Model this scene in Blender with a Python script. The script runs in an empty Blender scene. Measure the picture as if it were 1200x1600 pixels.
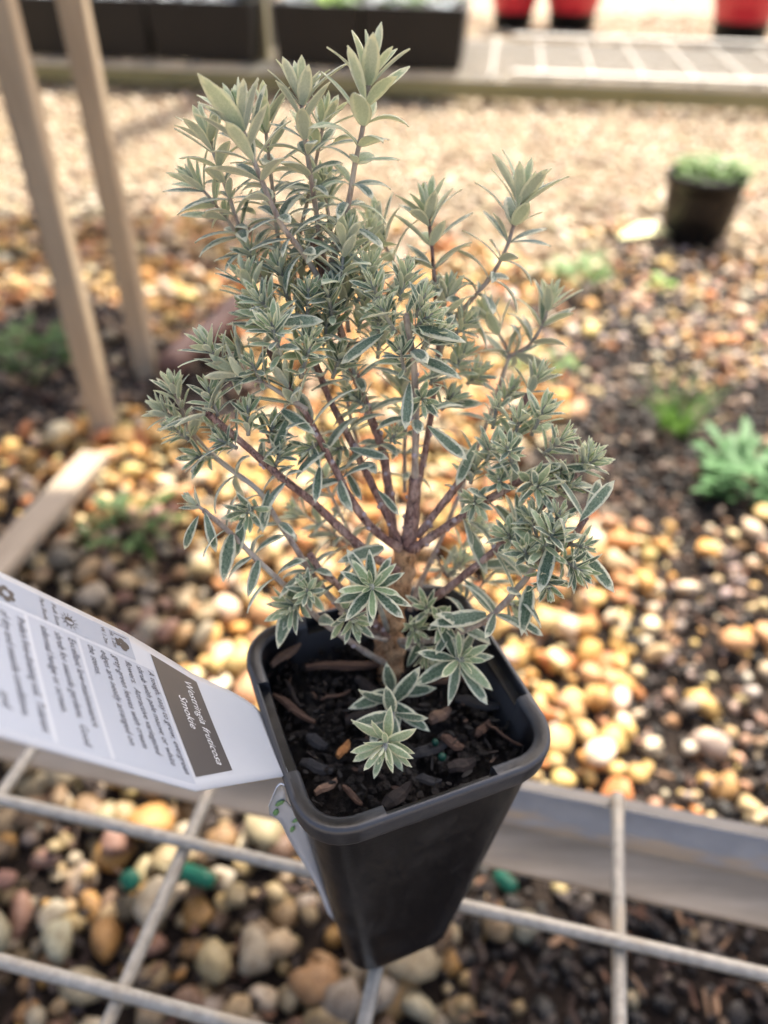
import bpy, bmesh, math, random
import numpy as np
from mathutils import Vector, Matrix, noise
random.seed(11); rng = np.random.default_rng(7)
R = math.radians
sc = bpy.context.scene
C = sc.collection

# ------------------------------------------------------------------ camera
CAMH = 0.51
PITCH, ROLL, FPX = 0.681, 0.014, 1219.3
_r = Vector((1, 0, 0)); _w = Vector((0, math.cos(PITCH), -math.sin(PITCH))); _u = _r.cross(_w)
c_, s_ = math.cos(ROLL), math.sin(ROLL)
CR = c_ * _r + s_ * _u; CU = -s_ * _r + c_ * _u; CW = _w
EYE = Vector((0, 0, CAMH))
cd = bpy.data.cameras.new('camera'); cam = bpy.data.objects.new('camera', cd); C.objects.link(cam)
m = Matrix((CR, CU, -CW)).transposed().to_4x4(); m.translation = EYE
cam.matrix_world = m
cd.sensor_fit = 'VERTICAL'; cd.sensor_height = 36; cd.lens = 36 * FPX / 1600
cd.clip_start = 0.01; cd.clip_end = 300
cd.dof.use_dof = True; cd.dof.focus_distance = 0.180; cd.dof.aperture_fstop = 8.0; cd.dof.aperture_blades = 0
sc.camera = cam

# ------------------------------------------------------------------ sky and sun
SUN_EL, SUN_AZ = R(55), R(20)          # azimuth measured from +Y towards +X
wd = bpy.data.worlds.new('World'); sc.world = wd; wd.use_nodes = True
nt = wd.node_tree; nt.nodes.clear()
o_ = nt.nodes.new('ShaderNodeOutputWorld'); b_ = nt.nodes.new('ShaderNodeBackground'); k_ = nt.nodes.new('ShaderNodeTexSky')
k_.sky_type = 'NISHITA'; k_.sun_disc = False; k_.sun_elevation = SUN_EL; k_.sun_rotation = SUN_AZ
k_.air_density = 0.7; k_.dust_density = 6.0; k_.ozone_density = 0.4
b_.inputs['Strength'].default_value = 0.10
nt.links.new(k_.outputs[0], b_.inputs['Color']); nt.links.new(b_.outputs[0], o_.inputs['Surface'])
sd = bpy.data.lights.new('sun', 'SUN'); sun = bpy.data.objects.new('sun', sd); C.objects.link(sun)
SUND = Vector((math.sin(SUN_AZ) * math.cos(SUN_EL), math.cos(SUN_AZ) * math.cos(SUN_EL), math.sin(SUN_EL)))
sun.rotation_euler = SUND.to_track_quat('Z', 'Y').to_euler(); sun.location = (0, 0, 5)
sd.energy = 3.3; sd.angle = R(0.53); sd.color = (1.0, 0.93, 0.82)
sc.view_settings.view_transform = 'Standard'; sc.view_settings.look = 'None'
sc.view_settings.exposure = 2.0; sc.view_settings.gamma = 1.0; sc.view_settings.use_curve_mapping = False
sc.render.engine = 'CYCLES'
sc.cycles.use_denoising = True
sc.cycles.max_bounces = 6; sc.cycles.diffuse_bounces = 4; sc.cycles.glossy_bounces = 2; sc.cycles.transmission_bounces = 4
sc.cycles.sample_clamp_indirect = 6

# ------------------------------------------------------------------ helpers
def ray(px, py):
    return CW + CR * ((px - 600) / FPX) - CU * ((py - 800) / FPX)
def on_z(px, py, z=0.0):
    d = ray(px, py); return EYE + d * ((z - EYE.z) / d.z)
def to_px(p):
    q = Vector(p) - EYE; z = q.dot(CW); return 600 + FPX * q.dot(CR) / z, 800 - FPX * q.dot(CU) / z, z

def tag(o, label=None, cat=None, group=None, kind=None):
    if label: o['label'] = label
    if cat: o['category'] = cat
    if group: o['group'] = group
    if kind: o['kind'] = kind
    return o
def empty(name, loc=(0, 0, 0), **k):
    o = bpy.data.objects.new(name, None); C.objects.link(o); o.location = loc; o.empty_display_size = .02
    return tag(o, **k)
def link(name, me, parent=None, loc=None):
    o = bpy.data.objects.new(name, me); C.objects.link(o)
    if parent: o.parent = parent
    if loc is not None: o.location = loc
    return o
def mesh_np(name, V, F, mats, smooth=True, mat_idx=None):
    """V (n,3); F list/array of tris or quads of one size"""
    V = np.asarray(V, np.float32); F = np.asarray(F, np.int32)
    me = bpy.data.meshes.new(name)
    me.vertices.add(len(V)); me.vertices.foreach_set('co', V.ravel())
    k = F.shape[1]
    me.loops.add(F.size); me.loops.foreach_set('vertex_index', F.ravel())
    me.polygons.add(len(F)); me.polygons.foreach_set('loop_start', np.arange(0, F.size, k, dtype=np.int32))
    try: me.polygons.foreach_set('loop_total', np.full(len(F), k, np.int32))
    except Exception: pass
    for m_ in (mats if isinstance(mats, (list, tuple)) else [mats]): me.materials.append(m_)
    if mat_idx is not None: me.polygons.foreach_set('material_index', np.asarray(mat_idx, np.int32))
    me.polygons.foreach_set('use_smooth', np.full(len(F), smooth, bool))
    me.update(calc_edges=True); me.validate()
    return me
def bm_mesh(name, bm, mats, smooth=False):
    me = bpy.data.meshes.new(name); bm.normal_update(); bm.to_mesh(me); bm.free()
    for m_ in (mats if isinstance(mats, (list, tuple)) else [mats]): me.materials.append(m_)
    if smooth: me.polygons.foreach_set('use_smooth', np.full(len(me.polygons), True, bool))
    return me
def box_bm(sx, sy, sz, bevel=0.0, seg=2, centre=(0, 0, 0)):
    bm = bmesh.new(); bmesh.ops.create_cube(bm, size=1)
    for v in bm.verts: v.co = Vector((v.co.x * sx + centre[0], v.co.y * sy + centre[1], v.co.z * sz + centre[2]))
    if bevel: bmesh.ops.bevel(bm, geom=bm.edges[:], offset=bevel, segments=seg, affect='EDGES', profile=.5)
    return bm
def tube(pts, rad, n=8, cap=True):
    """numpy tube along pts; rad list; returns V,F(quads)"""
    pts = [Vector(p) for p in pts]; V = []; F = []
    T = [(pts[min(i + 1, len(pts) - 1)] - pts[max(i - 1, 0)]).normalized() for i in range(len(pts))]
    up = Vector((0, 0, 1)) if abs(T[0].z) < .9 else Vector((1, 0, 0))
    N = T[0].cross(up).normalized()
    for i, p in enumerate(pts):
        N = (N - T[i] * N.dot(T[i])).normalized(); B = T[i].cross(N)
        for k in range(n):
            a = 2 * math.pi * k / n; r = rad[i] if not callable(rad) else rad(i, a)
            V.append(p + (N * math.cos(a) + B * math.sin(a)) * r)
    for i in range(len(pts) - 1):
        for k in range(n):
            F.append((i * n + k, i * n + (k + 1) % n, (i + 1) * n + (k + 1) % n, (i + 1) * n + k))
    if cap:
        for base, p, fl in ((0, pts[0], 1), ((len(pts) - 1) * n, pts[-1], 0)):
            ci = len(V); V.append(p)
            for k in range(0, n, 2):
                q = (base + k, base + (k + 1) % n, base + (k + 2) % n, ci)
                F.append(q[::-1] if fl else q)
    return V, F
def catmull(pts, per=6):
    P = [Vector(p) for p in pts]; P = [2 * P[0] - P[1]] + P + [2 * P[-1] - P[-2]]; out = []
    for i in range(1, len(P) - 2):
        for k in range(per):
            t = k / per
            out.append(.5 * ((2 * P[i]) + (P[i + 1] - P[i - 1]) * t + (2 * P[i - 1] - 5 * P[i] + 4 * P[i + 1] - P[i + 2]) * t * t
                             + (-P[i - 1] + 3 * P[i] - 3 * P[i + 1] + P[i + 2]) * t ** 3))
    out.append(P[-2]); return out

# ------------------------------------------------------------------ materials
class NT:
    def __init__(s, name):
        s.m = bpy.data.materials.new(name); s.m.use_nodes = True; s.t = s.m.node_tree
        s.b = s.t.nodes['Principled BSDF']; s.out = s.t.nodes['Material Output']
    def n(s, typ, **k):
        x = s.t.nodes.new(typ)
        for a, v in k.items(): setattr(x, a, v)
        return x
    def l(s, a, b): s.t.links.new(a, b)
    def val(s, sock, v):
        if isinstance(v, (int, float, tuple, list)): sock.default_value = v
        else: s.l(v, sock)
    def noise(s, scale, detail=4, rough=.55, vec=None, out='Fac', dist=0):
        x = s.n('ShaderNodeTexNoise'); x.inputs['Scale'].default_value = scale; x.inputs['Detail'].default_value = detail
        x.inputs['Roughness'].default_value = rough; x.inputs['Distortion'].default_value = dist
        if vec is not None: s.l(vec, x.inputs['Vector'])
        return x.outputs[out]
    def ramp(s, fac, stops):
        x = s.n('ShaderNodeValToRGB'); s.l(fac, x.inputs[0]); e = x.color_ramp.elements
        while len(e) < len(stops): e.new(.5)
        for q, (p, c) in zip(e, stops): q.position = p; q.color = (*c, 1) if len(c) == 3 else c
        return x.outputs[0]
    def mix(s, fac, a, b, blend='MIX'):
        x = s.n('ShaderNodeMix', data_type='RGBA', blend_type=blend)
        s.val(x.inputs[0], fac); s.val(x.inputs[6], a if not isinstance(a, tuple) else (*a, 1)); s.val(x.inputs[7], b if not isinstance(b, tuple) else (*b, 1))
        return x.outputs[2]
    def math(s, op, a, b=0.0, clamp=False):
        x = s.n('ShaderNodeMath', operation=op, use_clamp=clamp); s.val(x.inputs[0], a); s.val(x.inputs[1], b); return x.outputs[0]
    def smooth(s, x, a, b):
        q = s.n('ShaderNodeMapRange', interpolation_type='SMOOTHSTEP'); s.val(q.inputs[0], x); q.inputs[1].default_value = a; q.inputs[2].default_value = b
        return q.outputs[0]
    def pos(s): return s.n('ShaderNodeNewGeometry').outputs['Position']
    def obj(s): return s.n('ShaderNodeTexCoord').outputs['Object']
    def scale(s, vec, v):
        x = s.n('ShaderNodeMapping'); s.l(vec, x.inputs[0]); x.inputs['Scale'].default_value = v; return x.outputs[0]
    def bump(s, h, strength=.4, dist=.001):
        x = s.n('ShaderNodeBump'); x.inputs['Strength'].default_value = strength; x.inputs['Distance'].default_value = dist
        s.l(h, x.inputs['Height']); s.l(x.outputs[0], s.b.inputs['Normal'])
    def set(s, **k):
        for a, v in k.items():
            n_ = {'col': 'Base Color', 'rough': 'Roughness', 'metal': 'Metallic', 'spec': 'Specular IOR Level', 'sheen': 'Sheen Weight'}[a]
            s.val(s.b.inputs[n_], (*v, 1) if isinstance(v, tuple) and len(v) == 3 else v)
        return s

def leaf_mat(name, lo, hi, margin, under=False):
    t = NT(name); uv = t.n('ShaderNodeUVMap').outputs[0]
    sx = t.n('ShaderNodeSeparateXYZ'); t.l(uv, sx.inputs[0])
    au = t.math('ABSOLUTE', t.math('SUBTRACT', t.math('MULTIPLY', sx.outputs[0], 2.0), 1.0))
    p = t.pos()
    nz = t.noise(900, 3, .6, p)
    edge = t.math('ADD', t.math('MAXIMUM', au, t.math('SUBTRACT', t.math('MULTIPLY', sx.outputs[1], 1.75), .85)), t.math('MULTIPLY', t.math('SUBTRACT', nz, .5), .55))
    mask = t.smooth(edge, .52, .76)
    hair = t.noise(1.0, 3, .7, t.scale(p, (2600, 2600, 1500)))
    f = t.math('ADD', t.math('MULTIPLY', hair, .75), t.math('MULTIPLY', t.noise(55, 2, .5, p), .5))
    cen = t.mix(t.smooth(f, .42, .84), lo, hi)
    mid = t.smooth(au, .0, .10)
    cen = t.mix(t.math('MULTIPLY', t.math('SUBTRACT', 1.0, mid), .35), cen, hi)
    col = t.mix(mask, cen, margin)
    t.set(col=col, rough=.62, sheen=.55, spec=.3)
    t.b.inputs['Sheen Roughness'].default_value = .5
    t.bump(hair, .35, .0002)
    tr = t.n('ShaderNodeBsdfTranslucent'); t.l(col, tr.inputs[0])
    mx = t.n('ShaderNodeMixShader'); mx.inputs[0].default_value = .36
    t.l(t.b.outputs[0], mx.inputs[1]); t.l(tr.outputs[0], mx.inputs[2]); t.l(mx.outputs[0], t.out.inputs[0])
    return t.m
M = {}
M['leaf_top'] = leaf_mat('leaf_upper_face', (.055, .120, .062), (.38, .47, .335), (.92, .91, .70))
M['leaf_under'] = leaf_mat('leaf_lower_face', (.57, .61, .45), (.75, .78, .62), (.92, .91, .69))
M['young_top'] = leaf_mat('young_leaf_upper_face', (.30, .42, .20), (.58, .67, .44), (.92, .92, .66))
M['young_under'] = leaf_mat('young_leaf_lower_face', (.63, .68, .47), (.80, .83, .63), (.92, .92, .69))

def stem_mat(name, a, b, c, crack=0.0):
    t = NT(name); p = t.pos()
    n1 = t.noise(1.0, 5, .65, t.scale(p, (900, 900, 260)))
    n2 = t.noise(160, 3, .5, p)
    col = t.ramp(n1, [(.30, a), (.52, b), (.72, c)])
    col = t.mix(t.smooth(n2, .45, .7), col, c)
    h = n1
    if crack:
        n3 = t.noise(1.0, 4, .6, t.scale(p, (1100, 1100, 170)), dist=.8)
        k = t.smooth(t.math('ABSOLUTE', t.math('SUBTRACT', n3, .5)), .0, .028)
        col = t.mix(k, (.035, .022, .015), col); h = t.math('ADD', n1, t.math('MULTIPLY', k, 1.5))
    t.set(col=col, rough=.75, spec=.3); t.bump(h, .8, .0006); return t.m
M['trunk'] = stem_mat('trunk_bark', (.26, .13, .065), (.56, .31, .155), (.72, .47, .27), 1)
M['branch'] = stem_mat('branch_bark', (.17, .085, .075), (.36, .215, .18), (.58, .41, .34), .5)
M['twig'] = stem_mat('twig_bark', (.24, .175, .14), (.42, .34, .28), (.58, .52, .42))
M['shoot'] = stem_mat('young_shoot', (.24, .23, .20), (.36, .35, .31), (.48, .49, .40))
t = NT('leaf_scar'); t.set(col=(.50, .42, .42), rough=.8); M['scar'] = t.m

# ------------------------------------------------------------------ black plastic pot frame of reference
POT_C = Vector((.0028, .1359, CAMH - .1725)); YAW = .381
PU = Vector((math.cos(YAW), math.sin(YAW), 0)); PV = Vector((-math.sin(YAW), math.cos(YAW), 0))
POT_H, POT_W, POT_B = .1305, .070, .0385
SOIL_Z = POT_C.z - .0125
MESH_Z = POT_C.z - POT_H - .0005            # top of the wires
MY = -.2115                                  # bench axis
D1 = Vector((math.cos(MY), math.sin(MY), 0)); D2 = Vector((-math.sin(MY), math.cos(MY), 0))

# ------------------------------------------------------------------ ground
def pix(X, Y):
    q = np.stack([X, Y, np.full_like(X, -CAMH)], -1)
    z = q @ np.array(CW); return 600 + FPX * (q @ np.array(CR)) / z, 800 - FPX * (q @ np.array(CU)) / z, z
t = NT('ground_soil'); p = t.pos()
sx = t.n('ShaderNodeSeparateXYZ'); t.l(p, sx.inputs[0])
n1 = t.noise(14, 6, .65, p); n2 = t.noise(160, 5, .7, p); n3 = t.noise(3.0, 3, .5, p)
soil = t.ramp(t.math('ADD', t.math('MULTIPLY', n1, .5), t.math('MULTIPLY', n2, .5)), [(.30, (.008, .006, .005)), (.52, (.020, .014, .011)), (.72, (.060, .043, .030))])
vo = t.n('ShaderNodeTexVoronoi'); vo.inputs['Scale'].default_value = 55; t.l(p, vo.inputs['Vector'])
gc = t.n('ShaderNodeSeparateColor'); t.l(vo.outputs['Color'], gc.inputs[0])
grav = t.ramp(gc.outputs[0], [(.0, (.30, .23, .15)), (.35, (.50, .42, .30)), (.7, (.62, .54, .42)), (1, (.42, .30, .21))])
grav = t.mix(t.smooth(vo.outputs['Distance'], .25, .75), grav, (.20, .15, .10))
fy = t.smooth(t.math('ADD', sx.outputs[1], t.math('MULTIPLY', t.math('SUBTRACT', n3, .5), .5)), 1.45, 1.8)
fy = t.math('MAXIMUM', fy, t.math('MAXIMUM', t.smooth(t.math('ABSOLUTE', sx.outputs[0]), 1.0, 1.3), t.smooth(t.math('MULTIPLY', sx.outputs[1], -1.0), .10, .35)))
t.set(col=t.mix(fy, soil, grav), rough=.95, spec=.2)
t.bump(t.math('ADD', n2, t.math('MULTIPLY', n1, 2)), 1.0, .006); M['ground'] = t.m
# ground sheet, fine and uneven near the bench, reaching out to the horizon
xs = np.concatenate([[-60, -20, -6, -2.6], np.linspace(-1.8, 1.8, 91), [2.6, 6, 20, 60]])
ys = np.concatenate([[-60, -20, -6, -2], np.linspace(-.6, 2.4, 76), [3.2, 4.5, 7, 14, 30, 80]])
GX, GY = np.meshgrid(xs, ys)
def gz(x, y):
    x = np.asarray(x, float); y = np.asarray(y, float)
    k = np.clip((2.4 - y) / .6, 0, 1) * np.clip((1.9 - abs(x)) / .4, 0, 1) * np.clip((y + .6) / .3, 0, 1)
    return k * (.006 * np.sin(x * 9 + 1) * np.sin(y * 8 + .5) + .004 * np.sin(x * 23 + y * 17) + .003 * np.sin(x * 41 - y * 37 + 2)) - .004
GV = np.stack([GX, GY, gz(GX, GY)], -1).reshape(-1, 3)
nx, ny = len(xs), len(ys); ii = (np.arange(ny - 1)[:, None] * nx + np.arange(nx - 1)[None]).ravel()
ground = link('ground', mesh_np('ground', GV, np.stack([ii, ii + 1, ii + nx + 1, ii + nx], 1), M['ground']))
tag(ground, kind='structure')

# ------------------------------------------------------------------ pebbles
def pebble_mat(name, src):
    t = NT(name)
    if src == 'obj':
        c = t.n('ShaderNodeObjectInfo').outputs['Color']
    else:
        a = t.n('ShaderNodeAttribute'); a.attribute_name = 'col'; c = a.outputs['Color']
    p = t.pos(); n1 = t.noise(120, 4, .6, p); n2 = t.noise(700, 4, .65, p)
    c2 = t.mix(t.smooth(n1, .35, .75), c, t.mix(1.0, c, (.62, .55, .46), 'MULTIPLY'))
    c2 = t.mix(t.math('MULTIPLY', t.smooth(n2, .5, .75), .5), c2, t.mix(.45, c2, (.85, .80, .70)))
    t.set(col=c2, rough=t.math('ADD', .42, t.math('MULTIPLY', n1, .35)), spec=.4); t.bump(n2, .35, .0007)
    return t.m
M['pebble_piece'] = pebble_mat('pebble_surface', 'obj'); M['pebble_bulk'] = pebble_mat('gravel_surface', 'attr')
def ico(sub):
    bm = bmesh.new(); bmesh.ops.create_icosphere(bm, subdivisions=sub, radius=1)
    V = np.array([v.co[:] for v in bm.verts]); F = np.array([[v.index for v in f.verts] for f in bm.faces]); bm.free(); return V, F
def stone_shape(V, chips=11, amp=.14):
    V = V.copy(); d = V / np.linalg.norm(V, axis=1, keepdims=True)
    for k in range(4):
        w = rng.normal(size=3) * (1.3 + .8 * k); V *= (1 + amp / (1 + k) * np.sin(d @ w + rng.uniform(0, 6)))[:, None]
    for k in range(chips):
        n = rng.normal(size=3); n /= np.linalg.norm(n); h = rng.uniform(.48, .92); q = V @ n
        V -= np.clip(q - h, 0, None)[:, None] * n * .85
    ax = np.array([1, rng.uniform(.62, .9), rng.uniform(.45, .75)]); return V * ax
V3, F3 = ico(2); V2, F2 = ico(1)
SH3 = [stone_shape(V3) for _ in range(14)]
SH2 = [stone_shape(V2, 6) for _ in range(24)]
def lin(*rgb): return tuple(((v / 255 + .055) / 1.055) ** 2.4 if v > 10 else v / 255 / 12.92 for v in rgb)
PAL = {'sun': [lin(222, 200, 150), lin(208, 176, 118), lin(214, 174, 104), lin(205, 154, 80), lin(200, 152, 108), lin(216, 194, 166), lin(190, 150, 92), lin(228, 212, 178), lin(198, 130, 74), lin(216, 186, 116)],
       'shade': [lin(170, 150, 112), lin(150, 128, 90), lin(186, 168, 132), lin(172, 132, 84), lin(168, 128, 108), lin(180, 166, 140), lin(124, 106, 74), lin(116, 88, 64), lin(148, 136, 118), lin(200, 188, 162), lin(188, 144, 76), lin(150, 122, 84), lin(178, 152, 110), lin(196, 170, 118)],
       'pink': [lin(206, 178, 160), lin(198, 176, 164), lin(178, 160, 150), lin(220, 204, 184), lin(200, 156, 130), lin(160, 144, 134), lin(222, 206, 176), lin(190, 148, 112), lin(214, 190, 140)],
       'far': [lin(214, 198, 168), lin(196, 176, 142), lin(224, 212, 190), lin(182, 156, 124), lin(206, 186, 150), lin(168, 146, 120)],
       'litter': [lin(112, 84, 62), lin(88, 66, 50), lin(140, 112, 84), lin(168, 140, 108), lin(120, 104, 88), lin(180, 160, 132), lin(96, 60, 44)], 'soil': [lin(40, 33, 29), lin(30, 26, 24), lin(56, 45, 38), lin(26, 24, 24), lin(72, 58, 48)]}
PK = list(PAL); PALA = [np.array(PAL[k]) for k in PK]
def scatter():
    rows = []
    def field(x0, x1, y0, y1, step, keep=None, size=1.0, far=False, layer=0, clods=False):
        X, Y = np.meshgrid(np.arange(x0, x1, step), np.arange(y0, y1, step)); X = X.ravel(); Y = Y.ravel()
        X = X + rng.uniform(-.5, .5, X.shape) * step; Y = Y + rng.uniform(-.5, .5, Y.shape) * step
        px, py, z = pix(X, Y)
        ok = (z > .05) & (px > -170) & (px < 1370) & (py < 1750) & (py > -40)
        X, Y, px, py = X[ok], Y[ok], px[ok], py[ok]
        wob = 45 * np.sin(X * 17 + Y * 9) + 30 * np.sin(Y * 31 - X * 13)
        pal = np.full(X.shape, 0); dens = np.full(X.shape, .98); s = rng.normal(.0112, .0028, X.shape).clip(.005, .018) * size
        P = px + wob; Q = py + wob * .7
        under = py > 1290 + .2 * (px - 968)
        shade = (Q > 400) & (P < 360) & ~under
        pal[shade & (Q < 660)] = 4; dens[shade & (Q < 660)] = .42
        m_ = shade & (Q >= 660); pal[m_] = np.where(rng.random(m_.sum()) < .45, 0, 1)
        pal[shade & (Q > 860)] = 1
        m_ = shade & (((Q > 410) & (Q < 500)) | ((Q > 650) & (Q < 800))); pal[m_] = 0; dens[m_] = .9  # sun stripes painted in: brighter stone colours across the shaded ground
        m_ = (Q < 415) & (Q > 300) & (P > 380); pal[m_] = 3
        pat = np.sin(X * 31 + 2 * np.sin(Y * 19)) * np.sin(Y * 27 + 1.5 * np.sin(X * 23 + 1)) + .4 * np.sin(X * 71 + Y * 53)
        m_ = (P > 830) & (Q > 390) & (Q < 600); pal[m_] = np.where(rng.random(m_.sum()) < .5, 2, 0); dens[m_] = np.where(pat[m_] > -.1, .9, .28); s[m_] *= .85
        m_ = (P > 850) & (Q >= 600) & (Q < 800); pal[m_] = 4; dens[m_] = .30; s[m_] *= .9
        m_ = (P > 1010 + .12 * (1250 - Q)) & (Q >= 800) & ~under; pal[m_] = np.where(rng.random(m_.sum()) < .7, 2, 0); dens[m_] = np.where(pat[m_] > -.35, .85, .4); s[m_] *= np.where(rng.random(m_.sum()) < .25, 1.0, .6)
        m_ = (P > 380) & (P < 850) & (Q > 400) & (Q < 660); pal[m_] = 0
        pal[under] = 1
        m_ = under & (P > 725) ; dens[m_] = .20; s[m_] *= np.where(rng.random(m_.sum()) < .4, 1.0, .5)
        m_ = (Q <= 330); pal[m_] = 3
        if clods:
            zone = (under & (P > 700)) | ((P > 840) & (Q > 395) & (Q < 830)) | (shade & (Q < 680)) | ((P > 1000) & (Q >= 800) & (rng.random(X.shape) < .5))
            dens = np.where(zone, .85, 0); pal[:] = 5; s = rng.normal(.0052, .0018, X.shape).clip(.002, .010)
        if far: pal[:] = 3; dens[:] = .97; s *= .8
        k = rng.random(X.shape) < dens
        X, Y, pal, s = X[k], Y[k], pal[k], s[k]
        Z = gz(X, Y) + s * rng.uniform(.15, .55, X.shape) + layer * .009
        rows.append((X, Y, Z, s, pal, np.full(X.shape, far)))
    field(-.95, 1.05, .02, 1.55, .0195)
    field(-.95, 1.05, .02, 1.55, .030, size=1.12, layer=1)
    field(-.95, 1.05, .02, 1.40, .016, size=.55)
    field(-.95, 1.05, .02, 1.40, .0092, clods=True)
    field(-1.25, 1.3, 1.5, 2.4, .0185, far=True)
    field(-1.9, 2.0, 2.4, 4.6, .026, far=True, size=1.25)
    return [np.concatenate(c) for c in zip(*rows)]
SX, SY, SZ, SS, SP, SF = scatter()
N = len(SX)
DK = np.array([1.0, .70, .92, 1.0, .66, .8])  # darkens shade and litter palettes, putting shade into the stone colours
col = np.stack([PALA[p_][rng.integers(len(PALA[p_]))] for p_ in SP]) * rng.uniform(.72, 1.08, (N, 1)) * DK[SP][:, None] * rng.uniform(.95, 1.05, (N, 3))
yaw = rng.uniform(0, 6.283, N); tilt = rng.normal(0, .35, N); tilt2 = rng.normal(0, .35, N)
cy, sy = np.cos(yaw), np.sin(yaw); ct, st = np.cos(tilt), np.sin(tilt); cq, sq = np.cos(tilt2), np.sin(tilt2)
Z0, O1 = np.zeros(N), np.ones(N)
Rz = np.stack([cy, -sy, Z0, sy, cy, Z0, Z0, Z0, O1], -1).reshape(N, 3, 3)
Rx = np.stack([O1, Z0, Z0, Z0, ct, -st, Z0, st, ct], -1).reshape(N, 3, 3)
Ry = np.stack([cq, Z0, sq, Z0, O1, Z0, -sq, Z0, cq], -1).reshape(N, 3, 3)
RT = Rz @ Rx @ Ry
# the 300 that show largest become pebbles of their own; those the pot, label or plant cover are left to the bulk
PX, PY, PZ = pix(SX, SY)
covered = ((PX < 430) & (PY > 900 + .4 * PX) & (PY < 1160 + .26 * PX)) | ((PX > 400) & (PX < 850) & (PY > 560) & (PY < 1500)) | (PX < 8) | (PX > 1192) | (PY > 1590)
show = SS / PZ * np.where(covered | (PY < 640), .01, 1)
big = np.argsort(-show)[:300]; isbig = np.zeros(N, bool); isbig[big] = True
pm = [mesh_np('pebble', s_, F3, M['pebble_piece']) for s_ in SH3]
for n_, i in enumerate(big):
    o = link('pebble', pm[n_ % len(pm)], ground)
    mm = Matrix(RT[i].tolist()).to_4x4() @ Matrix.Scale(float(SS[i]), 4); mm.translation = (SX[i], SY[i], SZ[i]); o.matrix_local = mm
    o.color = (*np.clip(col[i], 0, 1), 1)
idx = np.where(~isbig)[0]
shape_id = rng.integers(len(SH2), size=N)
base = np.stack(SH2)[shape_id[idx]]                                   # n,42,3
VV = np.einsum('nij,nkj->nki', RT[idx], base * SS[idx][:, None, None]) + np.stack([SX, SY, SZ], -1)[idx][:, None, :]
nv = base.shape[1]
FF = (F2[None] + (np.arange(len(idx)) * nv)[:, None, None]).reshape(-1, 3)
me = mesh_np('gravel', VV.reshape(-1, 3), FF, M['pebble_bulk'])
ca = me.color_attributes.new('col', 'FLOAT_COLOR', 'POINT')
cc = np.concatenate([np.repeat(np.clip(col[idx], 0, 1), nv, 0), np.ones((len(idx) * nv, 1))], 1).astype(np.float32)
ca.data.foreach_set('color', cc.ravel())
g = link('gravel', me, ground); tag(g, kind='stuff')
print('stones', N, 'tris', len(FF))

# ------------------------------------------------------------------ leaf litter and bark crumbs between the stones
t = NT('litter_bits'); a = t.n('ShaderNodeAttribute'); a.attribute_name = 'col'
t.set(col=a.outputs['Color'], rough=.9); M['litter'] = t.m
LV, LF, LC = [], [], []
def crumb(x, y, z, L, w, th, c, flat=.3):
    a_ = random.uniform(0, 6.28); d = Vector((math.cos(a_), math.sin(a_), random.uniform(-flat, flat))).normalized()
    e = d.cross(Vector((0, 0, 1))).normalized(); n = e.cross(d); b0 = len(LV); bend = random.uniform(-.2, .2)
    for k, (f, g_) in enumerate(((-1, .5), (-.4, 1), (.4, .9), (1, .4))):
        for sgn in (-1, 1):
            for tz in (0, th):
                LV.append(Vector((x, y, z)) + d * (f * L / 2) + e * (sgn * w / 2 * g_) + n * (tz + bend * L * f * f * .3))
    for k in range(3):
        q = b0 + k * 4
        LF.extend([(q, q + 4, q + 6, q + 2), (q + 1, q + 3, q + 7, q + 5), (q, q + 1, q + 5, q + 4), (q + 2, q + 6, q + 7, q + 3)])
    LF.extend([(b0, b0 + 2, b0 + 3, b0 + 1), (b0 + 12, b0 + 13, b0 + 15, b0 + 14)])
    LC.extend([(*c, 1)] * 16)
BR = [lin(58, 42, 34), lin(36, 30, 28), lin(48, 38, 32), lin(84, 58, 44), lin(60, 46, 38), lin(104, 76, 58), lin(44, 36, 32), lin(132, 104, 80), lin(50, 44, 42), lin(70, 62, 58)]
for (x0, x1, y0, y1, n_) in ((0, 350, 380, 900, 420), (850, 1200, 560, 820, 420), (720, 1200, 1330, 1600, 150), (0, 560, 1200, 1600, 200), (1010, 1200, 800, 1230, 220), (330, 850, 400, 900, 120)):
    for _ in range(n_):
        q = on_z(random.uniform(x0 - 20, x1 + 20), random.uniform(y0, y1))
        if (x0 < 400 or x0 > 700): pass
        crumb(q.x, q.y, float(gz(q.x, q.y)) + random.uniform(.001, .012), random.uniform(.004, .016), random.uniform(.0012, .0045), random.uniform(.0008, .002), random.choice(BR))
me = mesh_np('leaf_litter', [v[:] for v in LV], LF, M['litter'], smooth=False)
ca = me.color_attributes.new('col', 'FLOAT_COLOR', 'POINT'); ca.data.foreach_set('color', np.array(LC, np.float32).ravel())
tag(link('leaf_litter', me), 'brown bark crumbs and leaf litter scattered between the stones', 'litter', kind='stuff')

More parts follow.
